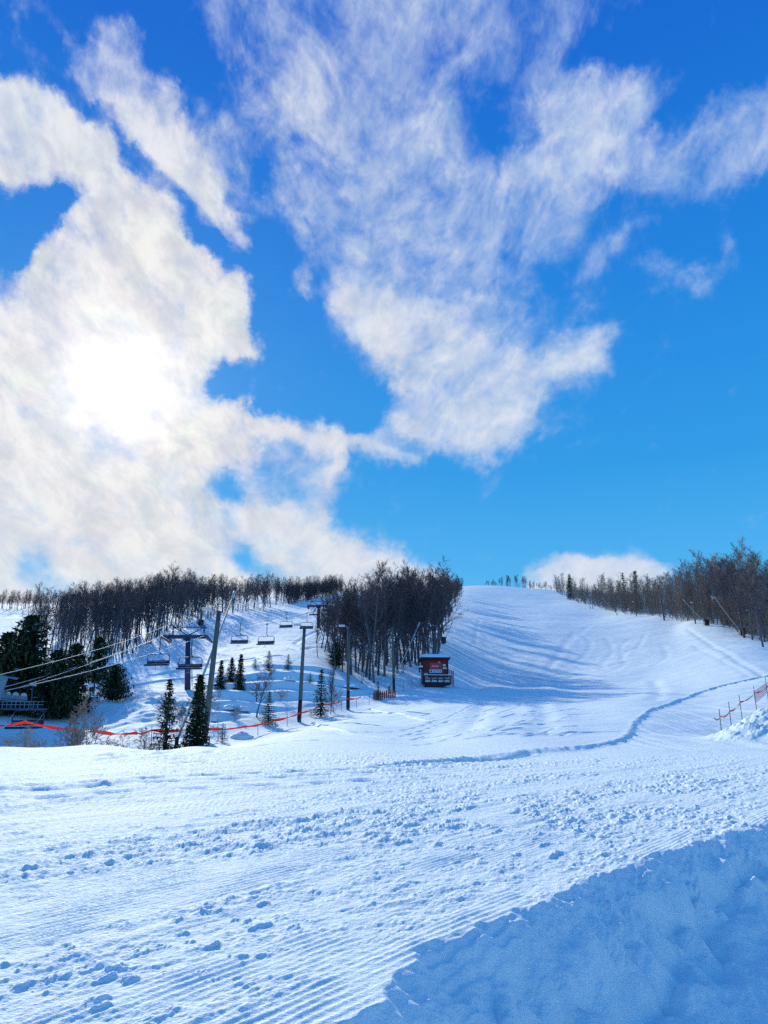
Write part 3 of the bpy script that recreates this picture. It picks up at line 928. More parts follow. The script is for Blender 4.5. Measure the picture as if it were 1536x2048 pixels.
def plant_tree(meshes, loc, h, label, group, base=12., name='bare_tree', cat='tree', lean=0.):
    tr, cr = meshes[random.randrange(len(meshes))]
    s = h / base
    root = thing(name, loc, label, cat, group, random.uniform(0, 6.28))
    root.scale = (s * random.uniform(.9, 1.15), s * random.uniform(.9, 1.15), s)
    if lean: root.rotation_euler = (random.uniform(-lean, lean), random.uniform(-lean, lean), random.uniform(0, 6.28))
    link_mesh('trunk', tr, root)
    link_mesh('crown', cr, root)
    return root

def interp(x, pts):
    xs, ys = zip(*pts)
    return float(np.interp(x, xs, ys))

def in_poly(x, y, poly):
    return bool(inside_sdf(np.array([float(x)]), np.array([float(y)]), poly)[0] > 0)

def wood(n, pxr, ybase, depth, top, meshes, label, group, hmin, hmax, jitter=14, power=1.0, seed=1, size=None):
    """trees at random places; ybase(px) metres to the front edge of the wood"""
    rr = random.Random(seed)
    made = 0
    for i in range(n):
        px = pxr[0] + (pxr[1] - pxr[0]) * ((i + rr.random()) / n)
        Y = ybase(px) + depth(px) * rr.random() ** power
        p = place(px, Y)
        _, py = pix_of(p.x, p.y, p.z)
        h = (py - (top(px) + rr.uniform(-jitter * .4, jitter))) * Y / F
        h = min(max(h, hmin), hmax) * rr.uniform(.80, 1.13)
        plant_tree(meshes, p, h, label, group, lean=.07)
        made += 1
    return made

# middle grove between the lift line and the open run
mid_top = lambda px: interp(px, [(630,1215),(660,1190),(690,1168),(720,1152),(760,1148),(800,1142),(850,1140),(880,1143),(910,1152),(930,1162)])
mid_front = lambda px: interp(px, [(630,114),(650,96),(690,90),(740,88),(800,88),(835,92),(850,98),(868,110),(885,150),(900,200),(915,255),(935,330)])
MIDL = "bare grey trunk tree within the dense leafless grove beside the red hut"
wood(38, (640, 872), mid_front, lambda px: 26, mid_top, GROVE, MIDL, "bare trees of the middle grove", 8, 16, 16, 1.2, 11)
wood(24, (660, 900), lambda px: mid_front(px) + 18, lambda px: 70, mid_top, GROVE, MIDL, "bare trees of the middle grove", 6, 15, 12, 1.0, 12)
EDGL = "bare tree in the row along the left edge of the open ski run"
for i in range(20):
    f = i / 19
    px = 872 + 55 * f ** .8 + random.uniform(-5, 1)
    Y = float(np.interp(px, [868, 885, 900, 915, 928, 935], [112, 150, 200, 255, 320, 350]))
    p = place(px, Y)
    _, py = pix_of(p.x, p.y, p.z)
    h = max((py - mid_top(px) - random.uniform(-4, 10)) * Y / F, 5.5)
    plant_tree(GROVE, p, h, EDGL, "bare trees along the edge of the open run")

# left hill
left_top = lambda px: interp(px, [(-60,1188),(0,1190),(60,1188),(130,1186),(180,1172),(230,1166),(270,1160),(300,1148),(330,1142),(400,1150),(450,1155),(500,1150),(540,1150),(580,1164),(620,1160),(660,1154),(682,1160)])
left_front = lambda px: interp(px, [(-60,98),(0,98),(120,98),(245,100),(285,112),(330,131),(390,152),(430,171),(510,198),(560,225),(640,268),(690,312)])
LEFL = "bare dark tree within the leafless wood on the left hillside above the chairlift"
wood(52, (90, 530), left_front, lambda px: 22, left_top, GROVE, LEFL, "bare trees of the left hillside wood", 8, 15, 22, 1.3, 21)
wood(22, (60, 560), lambda px: left_front(px) + 14, lambda px: 70, left_top, GROVE, LEFL, "bare trees of the left hillside wood", 7, 15, 16, 1.0, 22)
UPL = "bare tree in the rounded purple brown clump high beside the lift line"
wood(16, (560, 684), lambda px: left_front(px) + 4, lambda px: 40, left_top, GROVE, UPL, "bare trees of the upper clump by the lift", 6, 12, 6, 1.0, 23)
FARL = "bare tree on the far left skyline beyond the snowy clearing"
wood(8, (-30, 150), lambda px: 205, lambda px: 35, left_top, GROVE, FARL, "bare trees on the far left skyline", 4, 9, 8, 1.0, 24)
# two taller crowns that stand up out of the left wood, and three thin ones
for (px, Y, top, lab) in ((322, 140, 1130, "tall wide crowned bare tree rising highest out of the left hillside wood"),
                          (362, 142, 1136, "tall bare tree just right of the highest crown on the left hillside"),
                          (452, 175, 1152, "spreading bare tree behind the tall light pole on the left hillside"),
                          (508, 215, 1138, "thin flat topped bare tree on the left skyline, first of a row of three"),
                          (527, 220, 1139, "thin flat topped bare tree on the left skyline, middle of a row of three"),
                          (541, 222, 1137, "thin flat topped bare tree on the left skyline, last of a row of three")):
    p = place(px, Y); _, py = pix_of(p.x, p.y, p.z)
    plant_tree(SPREAD, p, (py - top) * Y / F, lab, None)

# right hill
right_top = lambda px: interp(px, [(1110,1152),(1135,1148),(1150,1158),(1190,1160),(1230,1152),(1270,1150),(1310,1146),(1350,1140),(1390,1128),(1420,1112),(1460,1106),(1536,1108),(1700,1100)])
right_front = lambda px: interp(px, [(1110,410),(1150,312),(1200,262),(1250,216),(1320,187),(1380,161),(1440,144),(1510,124),(1560,112),(1700,100)])
RIGL = "bare brown tree within the leafless wood lining the right side of the run"
wood(46, (1118, 1570), lambda px: right_front(px) + 5, lambda px: 12 + .08 * right_front(px), right_top, WARM_LIT, RIGL, "bare trees of the right hand wood", 5, 14, 20, 1.2, 31)
wood(24, (1112, 1570), lambda px: right_front(px) + 14, lambda px: 45, right_top, WARM_LIT, RIGL, "bare trees of the right hand wood", 5, 15, 14, 1.0, 32)
for (px, Y, top, lab) in ((1488, 128, 1086, "tallest dark spreading bare tree over the right hand wood"),
                          (1455, 150, 1092, "leaning spreading bare tree left of the tallest one on the right"),
                          (1528, 124, 1094, "big forked bare tree at the right border of the picture above the wood"),
                          (1410, 170, 1116, "spreading purple twigged bare tree over the slanting snow lances"),
                          (1526, 112, 1140, "thick stemmed bare tree standing on the run's edge at the far right")):
    p = place(px, Y); _, py = pix_of(p.x, p.y, p.z)
    plant_tree(SPREAD, p, (py - top) * Y / F, lab, None)

# the crest behind the top of the run: small single-mesh trees
def joined(meshes):
    out = []
    for (tr, cr) in meshes[:3]:
        vs, fs, o = [], [], 0
        for me in (tr, cr):
            a = np.empty(len(me.vertices) * 3, np.float32); me.vertices.foreach_get('co', a)
            b = np.empty(len(me.loops), np.int32); me.loops.foreach_get('vertex_index', b)
            vs.append(a.reshape(-1, 3)); fs.append(b.reshape(-1, 4) + o); o += len(me.vertices)
        out.append(np_mesh('bare_tree', np.vstack(vs), np.vstack(fs), M['twig']))
    return out
CREST = joined(GROVE)
for i in range(22):
    px = 968 + 142 * (i + random.random()) / 22
    Y = random.uniform(436, 470)
    top = interp(px, [(965,1160),(985,1156),(1005,1155),(1030,1146),(1040,1145),(1055,1158),(1080,1162),(1110,1166)])
    p = place(px, Y); _, py = pix_of(p.x, p.y, p.z)
    h = min(max((py - top + random.uniform(-5, 3)) * Y / F, 3.5), 14)
    o = link_mesh('bare_tree', random.choice(CREST))
    o.location = p; o.scale = (h / 12 * 1.1,) * 2 + (h / 12,)
    o.rotation_euler = (0, 0, random.uniform(0, 6.28))
    tag(o, "tiny bare tree on the skyline at the top of the open run", "tree", "bare trees on the crest of the run")

# the rest of the wood, beyond the trees one can tell apart
def wood_mass():
    lib = []
    for k, (st, H_, dn) in enumerate((('grove', 12., .62), ('grove', 12., .62), ('spread', 12., .6), ('grove', 12., .7), ('scrub', 5., .40), ('scrub', 5., .40))):
        (tv, tf), (fv, ff_) = bare_tree(500 + k, H_, st, dn, .62)
        lib.append((np.vstack([tv, fv]) / H_, np.vstack([tf, ff_ + len(tv)])))
    g = np.random.default_rng(77)
    rr = random.Random(78)
    Vs, Fs, mi, o = [], [], [], 0
    def add(n, pxr, front, depth, top, hmin, hmax, kinds, m, drop=0, jit=14):
        nonlocal o
        for i in range(n):
            px = rr.uniform(*pxr)
            Y = front(px) + depth(px) * rr.random()
            x = (px - 768) / F * Y
            p = place(px, Y)
            py = pix_of(p.x, p.y, p.z)[1]
            h = (py - top(px) - drop + rr.uniform(-jit, jit * .3)) * Y / F
            h = min(max(h, hmin), hmax) * rr.uniform(.78, 1.08)
            V, Fq = lib[rr.choice(kinds)]
            a = rr.uniform(0, 6.28); c_, s_ = math.cos(a), math.sin(a)
            W3 = np.stack([V[:, 0] * c_ - V[:, 1] * s_, V[:, 0] * s_ + V[:, 1] * c_, V[:, 2]], 1) * h + np.array(p)
            Vs.append(W3); Fs.append(Fq + o); o += len(V); mi.append(np.full(len(Fq), m, np.int32))
    B, SC_ = (0, 1, 2, 3), (4, 5)
    add(84, (640, 925), lambda px: mid_front(px) + 3, lambda px: 85, mid_top, 5, 14, B, 0)
    add(34, (655, 880), mid_front, lambda px: 40, mid_top, 1.5, 4, SC_, 0)
    add(190, (40, 560), lambda px: left_front(px) + 4, lambda px: 75, left_top, 5, 14, B, 0)
    add(100, (100, 430), left_front, lambda px: 40, left_top, 7, 13, B, 0)
    add(50, (120, 540), left_front, lambda px: 30, left_top, 1.5, 3.5, SC_, 0)
    add(190, (550, 686), lambda px: left_front(px) + 3, lambda px: 45, left_top, 8, 12, B, 0, 0, 14)
    add(120, (575, 686), lambda px: left_front(px) + 2, lambda px: 30, left_top, 3.5, 7, SC_, 0, 0, 10)
    add(230, (-60, 230), lambda px: 196, lambda px: 40, left_top, 5.5, 9, B, 0, 0, 5)
    add(120, (150, 420), lambda px: 190, lambda px: 40, left_top, 8, 12, B, 0, 0, 5)
    add(70, (300, 560), lambda px: left_front(px) + 60, lambda px: 60, left_top, 5, 12, B, 0, 0, 6)
    add(200, (1112, 1600), lambda px: right_front(px) + 7, lambda px: 45 + .05 * right_front(px), right_top, 4, 13, B, 1)
    add(330, (1112, 1560), lambda px: right_front(px) + 2.5, lambda px: 22, right_top, 3.0, 6.5, SC_, 1)
    add(40, (968, 1112), lambda px: 440, lambda px: 30, lambda px: 1166, 3, 6, SC_, 0)
    me = np_mesh('wood_mass', np.vstack(Vs), np.vstack(Fs), M['twig'])
    me.materials.append(M['twig_warm_lit'])
    me.polygons.foreach_set('material_index', np.concatenate(mi))
    o_ = link_mesh('background_wood', me)
    tag(o_, "the mass of leafless trees and undergrowth filling the woods behind the front rows", 'wood', None, 'stuff')
wood_mass()

# conifers -----------------------------------------------------------------
def spruce(seed, H, W_, tiers=20, gap=.0, droop=.25, snow=.25, bare=0.05, bush=1.0, prof=.85):
    """trunk, needle crown of many thin sprays, snow lying on some boughs"""
    g = np.random.default_rng(seed)
    V, Fq, SV, SF = [], [], [], []
    def spray(p, d, L, w_, lst, fl):
        side = np.cross(d, [0, 0, 1]); side = unit(side + g.normal(0, .25, 3))
        o = len(lst)
        lst.extend([p - side * w_ * .5, p + side * w_ * .5, p + d * L * .6 + side * w_ * .42, p + d * L])
        fl.append((o, o + 1, o + 2, o + 3))
    for i in range(tiers):
        z = bare + (1 - bare) * (i + .5) / tiers
        rad = W_ / 2 * (1 - z) ** prof * g.uniform(.78, 1.15) + .04
        nb = int(7 + 7 * (1 - z))
        for b in range(nb):
            if g.random() < gap: continue
            a = 2 * math.pi * (b + g.random()) / nb
            rb = rad * g.uniform(.7, 1.15)
            dr = np.array([math.cos(a), math.sin(a), -droop + .55 * z])
            p0 = np.array([0, 0, H * z + g.normal(0, H * .008)])
            k = max(3, int(rb / (H * .035)))
            for j in range(k):
                f = (j + g.random()) / k
                p = p0 + dr * rb * f + np.array([0, 0, .10 * rb * f * f])
                for sgn in (-1, 1):
                    aa = a + sgn * g.uniform(.3, 1.0)
                    d = unit(np.array([math.cos(aa), math.sin(aa), g.uniform(-.45, .25)]))
                    spray(p, d, H * .06 * g.uniform(.7, 1.3) * (1.1 - .3 * f), H * .022 * bush, V, Fq)
                if g.random() < .6:
                    d = unit(np.array([math.cos(a) * .4, math.sin(a) * .4, -1.0]))
                    spray(p, d, H * .04 * bush, H * .022 * bush, V, Fq)
            tip = p0 + dr * rb
            spray(p0 + dr * rb * .55, unit(tip - p0), rb * .6, H * .025, V, Fq)
            if g.random() < snow:
                f = g.uniform(.5, .95)
                p = p0 + dr * rb * f + np.array([0, 0, H * .012])
                m = 6; o = len(SV)
                s1, s2 = rb * g.uniform(.12, .24), rb * g.uniform(.10, .18)
                SV.append(p + np.array([0, 0, H * .012]))
                for q in range(m):
                    th = 2 * math.pi * q / m
                    SV.append(p + np.array([math.cos(a) * math.cos(th) * s1 - math.sin(a) * math.sin(th) * s2, math.sin(a) * math.cos(th) * s1 + math.cos(a) * math.sin(th) * s2, -H * .004 - droop * math.cos(th) * s1]))
                for q in range(m):
                    SF.append((o, o + 1 + q, o + 1 + (q + 1) % m))
    for k in range(10):     # leader
        a = g.uniform(0, 6.28)
        spray(np.array([0, 0, H * g.uniform(.93, .98)]), unit(np.array([math.cos(a) * .5, math.sin(a) * .5, 1])), H * .045, H * .012, V, Fq)
    tb = MB().tube([(0, 0, -.3), (0, 0, H * .5), (0, 0, H)], [H * .016 + .02, H * .010 + .01, .008], 6)
    crown = np_mesh('crown', np.array(V), np.array(Fq), M['needle'], False)
    sn = np_mesh('snow_load', np.array(SV), np.array(SF), M['snow_cap'], True) if SF else None
    return tb.mesh('trunk', M['bark'], True), crown, sn

def put_conifer(px, top, base, wpx, Y, label, seed, name='spruce_tree', z=None, **kw):
    p = place(px, Y)
    _, pyb = pix_of(p.x, p.y, p.z)
    H = (pyb - top) * Y / F
    Wm = wpx * Y / F
    tr, cr, sn = spruce(seed, H, Wm, **kw)
    root = thing(name, p, label, 'conifer' if name != 'spruce_tree' else 'spruce tree', None, 0)
    link_mesh('trunk', tr, root); c = link_mesh('crown', cr, root)
    if sn: tag(link_mesh('snow_load', sn, c), kind='stuff')
    return root

put_conifer(38, 1236, 1425, 150, 62, "largest dark evergreen, at the left border above the lift station", 1, 'evergreen_tree', bush=1.6, prof=.6, tiers=42, droop=.1, snow=.10)
put_conifer(-8, 1270, 1425, 110, 60, "dark evergreen cut off by the left border of the picture", 2, 'evergreen_tree', bush=1.6, prof=.6, tiers=38, droop=.1, snow=.10)
put_conifer(100, 1305, 1425, 120, 60, "dark bushy evergreen right of the largest one", 3, 'evergreen_tree', bush=1.6, prof=.6, tiers=34, droop=.1, snow=.08)
put_conifer(138, 1292, 1425, 100, 64, "narrow dark evergreen behind the bare shrub on the left", 4, 'evergreen_tree', bush=1.6, prof=.6, tiers=36, droop=.1, snow=.10)
put_conifer(187, 1276, 1420, 74, 75, "loose evergreen with bare lower trunk left of the rounded one", 5, 'evergreen_tree', bush=1.8, prof=.6, tiers=34, gap=.35, droop=.05, snow=.30, bare=.22)
put_conifer(225, 1332, 1410, 84, 70, "low rounded evergreen alone at the right end of the dark evergreens", 6, 'evergreen_tree', bush=1.8, prof=.6, tiers=30, droop=-.1, snow=.14)
put_conifer(440, 1322, 1385, 28, 75, "dark narrow spruce, leftmost above the rock terraces", 11, bush=1.5, tiers=24, snow=.05)
put_conifer(462, 1316, 1366, 32, 82, "blurred spruce standing second above the rock terraces", 12, bush=1.5, tiers=22, snow=.05)
put_conifer(479, 1310, 1382, 26, 76, "slim dark spruce third from the left above the rock terraces", 13, bush=1.5, tiers=24, gap=.15, snow=.05)
put_conifer(510, 1318, 1352, 22, 90, "small pale green spruce uphill of the rock terraces", 14, tiers=16, gap=.2, snow=.05)
put_conifer(537, 1302, 1354, 30, 87, "evenly layered spruce on the crest of the terraces left of the upper right one", 15, tiers=15, droop=.3, snow=.1)
put_conifer(576, 1309, 1356, 26, 87, "layered spruce on the crest of the terraces nearest the second light pole", 16, tiers=14, droop=.3, snow=.1)
put_conifer(620, 1346, 1380, 24, 80, "short spruce just right of the second light pole", 17, tiers=14, gap=.2, snow=.05)
put_conifer(641, 1342, 1434, 44, 67, "tall sparse spruce between the second and third light poles", 18, tiers=20, gap=.25, droop=.3, snow=.12)
put_conifer(536, 1386, 1453, 46, 61, "snow laden spruce behind the red tape below the terraces", 19, tiers=16, droop=.35, snow=.55)
put_conifer(327, 1368, 1490, 62, 45, "thin topped spruce behind the snow edge left of the slanting lance", 20, bush=1.3, tiers=24, gap=.38, droop=.15, snow=.06)
put_conifer(390, 1358, 1490, 58, 46, "dense tall spruce left of the nearest light pole", 21, bush=1.5, tiers=30, droop=.15, snow=.06)
put_conifer(444, 1450, 1486, 30, 48.5, "knee high spruce beside the nearest light pole", 22, tiers=12, gap=.2, droop=.2, snow=.08)
put_conifer(756, 1363, 1396, 22, 79, "small spruce behind the orange board fence", 23, tiers=14, gap=.1, snow=.05)
put_conifer(672, 1285, 1350, 44, 96, "dark evergreen bush at the left foot of the middle grove", 24, 'evergreen_tree', bush=1.8, prof=.6, tiers=26, droop=-.1, gap=.15, snow=.03)
put_conifer(1142, 1146, 1192, 26, 335, "dark evergreen at the top corner of the right hand wood", 25, 'evergreen_tree', tiers=16, snow=.0)
put_conifer(1278, 1138, 1220, 22, 225, "dark evergreen tip above the right hand wood, right one of two", 26, 'evergreen_tree', tiers=18, gap=.3, snow=.0)
put_conifer(1252, 1142, 1220, 16, 240, "thin dark evergreen tip above the right hand wood, left one of two", 27, 'evergreen_tree', tiers=16, gap=.4, snow=.0)

# bare shrubs and small trees near the plateau edge
def shrub(px, Y, top, label, name='bare_shrub', cat='shrub', meshes=None, wide=1.2, base=5.):
    p = place(px, Y); _, py = pix_of(p.x, p.y, p.z)
    o = plant_tree(meshes or SCRUB, p, (py - top) * Y / F, label, None, base, name, cat)
    o.scale.x *= wide; o.scale.y *= wide
    return o
shrub(168, 34, 1402, "large twiggy bare shrub behind the snow edge with dry leaves, below the low evergreen")
shrub(138, 35, 1445, "rounded bare shrub left of the largest shrub, behind the snow edge", wide=1.6)
shrub(44, 35, 1462, "small bare shrub under the nearest lift chair", wide=1.6)
shrub(62, 37, 1470, "low bare shrub right of the one under the nearest chair", wide=1.5)
shrub(285, 40, 1462, "low scrubby bare shrub left of the thin topped spruce", wide=1.6)
shrub(235, 42, 1470, "low bare twigs on the bank between the big shrub and the spruces", wide=1.6)
shrub(360, 56, 1400, "tangled bare shrub right of the lift tower's foot", wide=1.8)
shrub(330, 60, 1392, "tangled bare shrub left of the lift tower's foot", wide=1.8)
shrub(405, 58, 1370, "reddish bare shrub behind the nearest light pole", wide=1.2)
shrub(470, 60, 1412, "spiky bare shrub below the rocks on the terraces", wide=1.7)
shrub(560, 72, 1378, "spiky bare shrub on the terrace above the snow laden spruce", wide=1.7)
shrub(668, 70, 1376, "thin bare shrub right of the tall sparse spruce", wide=1.2)
shrub(513, 63, 1342, "young bare tree with forked stem below the terraces", 'bare_tree', 'tree', GROVE, 1.5, 12.)
shrub(661, 69, 1335, "thin straight bare sapling right of the tall sparse spruce", 'bare_tree', 'tree', GROVE, .8, 12.)
shrub(635, 100, 1240, "leaning bare tree at the left foot of the middle grove", 'bare_tree', 'tree', GROVE, 1.0, 12.)

# ------------------------------------------------------------------ rocks
def rock(px, Y, wpx, hpx, label, seed, lift=0.):
    g = random.Random(seed)
    p = place(px, Y)
    s = Y / F
    nx, ny = 9, 7
    mb = MB(); cap = MB()
    W2, H2, D2 = wpx * s / 2, hpx * s, wpx * s * .4
    ring = []
    for j in range(ny + 1):
        ph = math.pi * j / ny
        for i in range(nx):
            th = 2 * math.pi * i / nx
            k = 1 + g.uniform(-.16, .16)
            q = Vector((math.cos(th) * math.sin(ph) * W2 * k, math.sin(th) * math.sin(ph) * D2 * k, (math.cos(ph) * .5 + .22) * H2 * k + lift))
            ring.append(q)
    fs = [(j * nx + i, (j + 1) * nx + i, (j + 1) * nx + (i + 1) % nx, j * nx + (i + 1) % nx) for j in range(ny) for i in range(nx)]
    root = thing('rock', p, label, 'rock')
    mb.quad_mesh(ring, fs); mb.obj('stone', M['rock'], root)
    top = [q + Vector((0, 0, H2 * .06)) for q in ring[:5 * nx]]
    for k, q in enumerate(top):
        if k >= 4 * nx: q.z -= H2 * .10
        q.x *= 1.06; q.y *= 1.06
    cap.quad_mesh(top, [(j * nx + i, (j + 1) * nx + i, (j + 1) * nx + (i + 1) % nx, j * nx + (i + 1) % nx) for j in range(4) for i in range(nx)])
    cap.obj('snow_cap', M['snow_cap'], root, smooth=True)
    return root
rock(459, 66, 24, 14, "dark snow capped boulder set in the terrace, left one of a pair", 1)
rock(487, 66, 24, 14, "dark snow capped boulder set in the terrace, right one of a pair", 2)
rock(425, 60, 18, 18, "dark boulder half hidden behind the nearest light pole", 3)
rock(580, 79, 24, 10, "flat dark boulder on the upper terrace near the second light pole", 4)
rock(482, 52, 44, 22, "large rounded grey boulder under a thick cap of snow below the red tape", 5, -.22)
rock(436, 70, 16, 8, "small dark stone on the terrace behind the nearest light pole", 6)
rock(700, 86, 40, 8, "long low dark stone at the foot of the middle grove", 7)

# ------------------------------------------------------------------ light poles
def light_pole(px, Y, top, label, lean_px=0., group=None, rad=.14, lamp=True, arm=-1, mat='pole', cat='light pole'):
    p = place(px, Y)
    q = at(px + lean_px, top, Y)
    v = q - p
    root = thing('light_pole', p, label, cat, group)
    b = MB().tube([Vector((0, 0, -.6)), v * .5, v], [rad * 1.12, rad, rad * .86], 10)
    b.obj('pole', M[mat], root, smooth=True)
    if rad > .12:
        MB().tube([v * .02, v * .22], [rad * 1.16, rad * 1.12], 10).obj('guard', M['dark'], root, smooth=True)
    if lamp:
        s = max(rad / .14, .8)
        arm_e = v + Vector((arm * .42 * s, -.25 * s, .06))
        MB().tube([v + Vector((0, 0, -.05)), arm_e], .024 * s, 6).obj('arm', M['galv'], root)
        h = MB()
        h.box(arm_e + Vector((arm * .15 * s, -.1 * s, .02)), (.5 * s, .3 * s, .07 * s), .15)
        h.box(arm_e + Vector((arm * .15 * s, -.1 * s, -.055 * s)), (.5 * s, .26 * s, .05 * s), .15)
        h.obj('lamp_head', M['lamp'], root)
        if rad > .12:
            MB().box(v + Vector((.02, -.18, -.35)), (.22, .2, .3)).obj('junction_box', M['steel'], root)
    return root
light_pole(408, 49.5, 1222, "nearest and tallest wooden light pole, leaning right beside the slanting snow lance", 30, rad=.17)
light_pole(598, 64, 1252, "second wooden light pole, its lamp over the highest chairs", 11, rad=.15)
light_pole(696, 73, 1254, "greenish third light pole in front of the middle grove", 1, rad=.15)
light_pole(788, 84, 1254, "pale wooden post by the slanting lance and orange board fence", -3, rad=.13, lamp=False, cat='post')
light_pole(402, 150, 1204, "distant lamp pole inside the left hillside wood over the lift tower", 3, rad=.10)
light_pole(601, 255, 1186, "tiny lamp pole in front of the purple clump above the chairs", 1, rad=.10)
RP = "light poles on the right edge of the run"
light_pole(1391, 157, 1206, "lamp pole crossed by a slanting lance at the right wood", -4, RP, .12)
light_pole(1504, 124, 1222, "lamp pole at the right end of the wood's edge", -5, RP, .12)
light_pole(1273, 204, 1204, "lamp pole at the wood's edge halfway up the right of the run", -4, RP, .12)
light_pole(1186, 264, 1184, "smallest lamp pole, highest on the right side of the run", -2, RP, .12)
light_pole(1329, 180, 1190, "tall bare wooden post without lamp at the right wood's edge", -9, RP, .15, lamp=False, cat='post')

# ------------------------------------------------------------------ snow lances (long slanting tubes with a foot box)
def lance(px0, Y0, px1, top1, label, rad=.06, foot=True, back=0., base_py=None, group=None):
    p = place(px0, Y0)
    q = at(px1, top1, Y0 + back)
    v = q - p
    root = thing('snow_lance', p, label, 'snow lance', group)
    MB().tube([Vector((0, 0, .5)), v * .5 + Vector((0, 0, .1)), v], [rad, rad * .85, rad * .6], 8).obj('tube', M['galv'], root, smooth=True)
    d = v.normalized()
    MB().tube([v - d * .1, v + d * .45], [rad * 1.4, rad * 1.1], 8).obj('nozzle_head', M['galv'], root, smooth=True)
    MB().tube([Vector((0, 0, -.5)), Vector((0, 0, .75))], [rad * 1.5, rad * 1.3], 8).obj('stand', M['dark'], root, smooth=True)
    if foot:
        f = MB(); f.box((0, -.15, .65), (.9, .7, 1.0)); f.box((0, -.15, 1.19), (1.0, .8, .1))
        f.obj('foot_box', M['box'], root)
    return root
lance(352, 47, 466, 1193, "longest slanting snow lance, crossing in front of the nearest light pole", .085, False, 5)
lance(778, 84, 837, 1251, "slanting snow lance leaning across the middle grove", .06, False, 2)
lance(887, 142, 904, 1247, "short slanting lance with square box at the run's left edge above the hut", .07, True, 0)
lance(902, 215, 926, 1184, "upper slanting lance at the run's left edge", .07, True, 0)
lance(402, 152, 432, 1213, "slanting lance with dark box below the left hillside wood", .06, True, 0)
lance(520, 205, 546, 1190, "thin slanting lance before the left wood beyond the chairs", .06, False, 0)
lance(592, 250, 611, 1187, "thin slanting lance below the purple clump", .06, False, 0)
LR = "slanting lances on the right edge of the run"
lance(1413, 150, 1369, 1202, "slanting lance with dark foot box that crosses a lamp pole at the right", .075, True, 0, group=LR)
lance(1484, 131, 1431, 1197, "longest right hand lance, leaning left from a black box", .085, True, 0, group=LR)
lance(1234, 222, 1206, 1198, "slanting lance without visible box far up the right wood", .075, False, 0, group=LR)
lance(1181, 266, 1168, 1187, "shortest lance near the top of the right wood", .075, False, 0, group=LR)

# ------------------------------------------------------------------ chairlift
SAG = .25
def lift_tower(px, Y, top, half_px, label, mat='steel', rad=.28, ladder=True, base=None, group=None, yaw=0., second=False):
    p = place(px, Y)
    q = at(px, top, Y)
    H = (q - p).z
    lean = (q - p); 
    root = thing('lift_tower', p, label, 'lift tower', group, yaw)
    hw = half_px * Y / F
    MB().tube([Vector((0, 0, -.6)), Vector((lean.x, 0, H))], [rad * 1.1, rad * .85], 12).obj('column', M[mat], root, smooth=True)
    c = MB().box((lean.x, 0, H + .12), (hw * 2, .38, .34))
    c.box((lean.x, 0, H - .1), (rad * 3, .3, .3))
    c.obj('crossarm', M[mat], root)
    fr = MB()                                # lifting frame above the arm
    up = hw * .42
    for s in (-1, 1):
        fr.tube([(lean.x, 0, H + .25), (lean.x + s * hw * .72, 0, H + .2 + up)], .05, 6)
        fr.tube([(lean.x + s * hw * .78, 0, H + .2), (lean.x + s * hw * .78, 0, H + .3 + up)], .07, 6)
        fr.tube([(lean.x + s * hw * .78, -.9, H + .3 + up * 1.15), (lean.x + s * hw * .78, .9, H + .3 + up)], .07, 6)
    fr.tube([(lean.x - hw * .78, 0, H + .25 + up), (lean.x + hw * .78, 0, H + .25 + up)], .06, 6)
    fr.obj('lifting_frame', M[mat], root)
    for s in (-1, 1):
        b = MB().box((lean.x + s * hw, 0, H - .02), (.10, 3.0, .22))
        b.box((lean.x + s * hw + .16 * s, 0, H - .22), (.3, 3.2, .05))
        bo = b.obj('sheave_beam', M[mat], root)
        for k in range(6):
            yy = -1.3 + 2.6 * k / 5
            wv = MB().tube([(lean.x + s * hw - .16, yy, H + .12), (lean.x + s * hw - .04, yy, H + .12)], .20, 14)
            wv.obj('sheave', M['galv'], bo, smooth=False)
    if ladder:
        l = MB()
        for s in (-.16, .16):
            l.tube([(rad * 1.5, -.25 + s, .3), (lean.x + rad * 1.4, -.25 + s, H)], .025, 5)
        k = .5
        while k < H:
            x = rad * 1.5 + (lean.x - .1 * rad) * k / H
            l.tube([(x, -.41, k), (x, -.09, k)], .015, 5); k += .33
        l.obj('ladder', M['galv'], root)
    if second:
        MB().box((lean.x - hw * .45, .1, H * .62), (hw * .95, .25, .25)).obj('lower_arm', M[mat], root)
    hx = lean.x
    cy, sy_ = math.cos(yaw), math.sin(yaw)
    return [Vector((p.x + (hx + s * hw - .1) * cy, p.y + (hx + s * hw - .1) * sy_, p.z + H + .34)) for s in (-1, 1)]
T0 = lift_tower(-34, 50, 1396, 66, "nearest lift tower at the left border, only its right arm and wheels in view", 'steel_pale', .3, False, yaw=R(-38))
T1 = lift_tower(376, 78, 1276, 40, "blue lift tower with two chairs hanging at its arms", 'steel', .29)
T2 = lift_tower(637, 160, 1213, 20, "reddish lift tower at the left edge of the middle grove", 'steel_red', .36, second=True)
T3 = lift_tower(662, 215, 1221, 15, "distant reddish lift tower seen through the twigs, lower arm of two", 'steel_red', .3, False)
T4 = lift_tower(668, 255, 1206, 13, "farthest reddish lift tower high behind the middle grove", 'steel_red', .3, False)
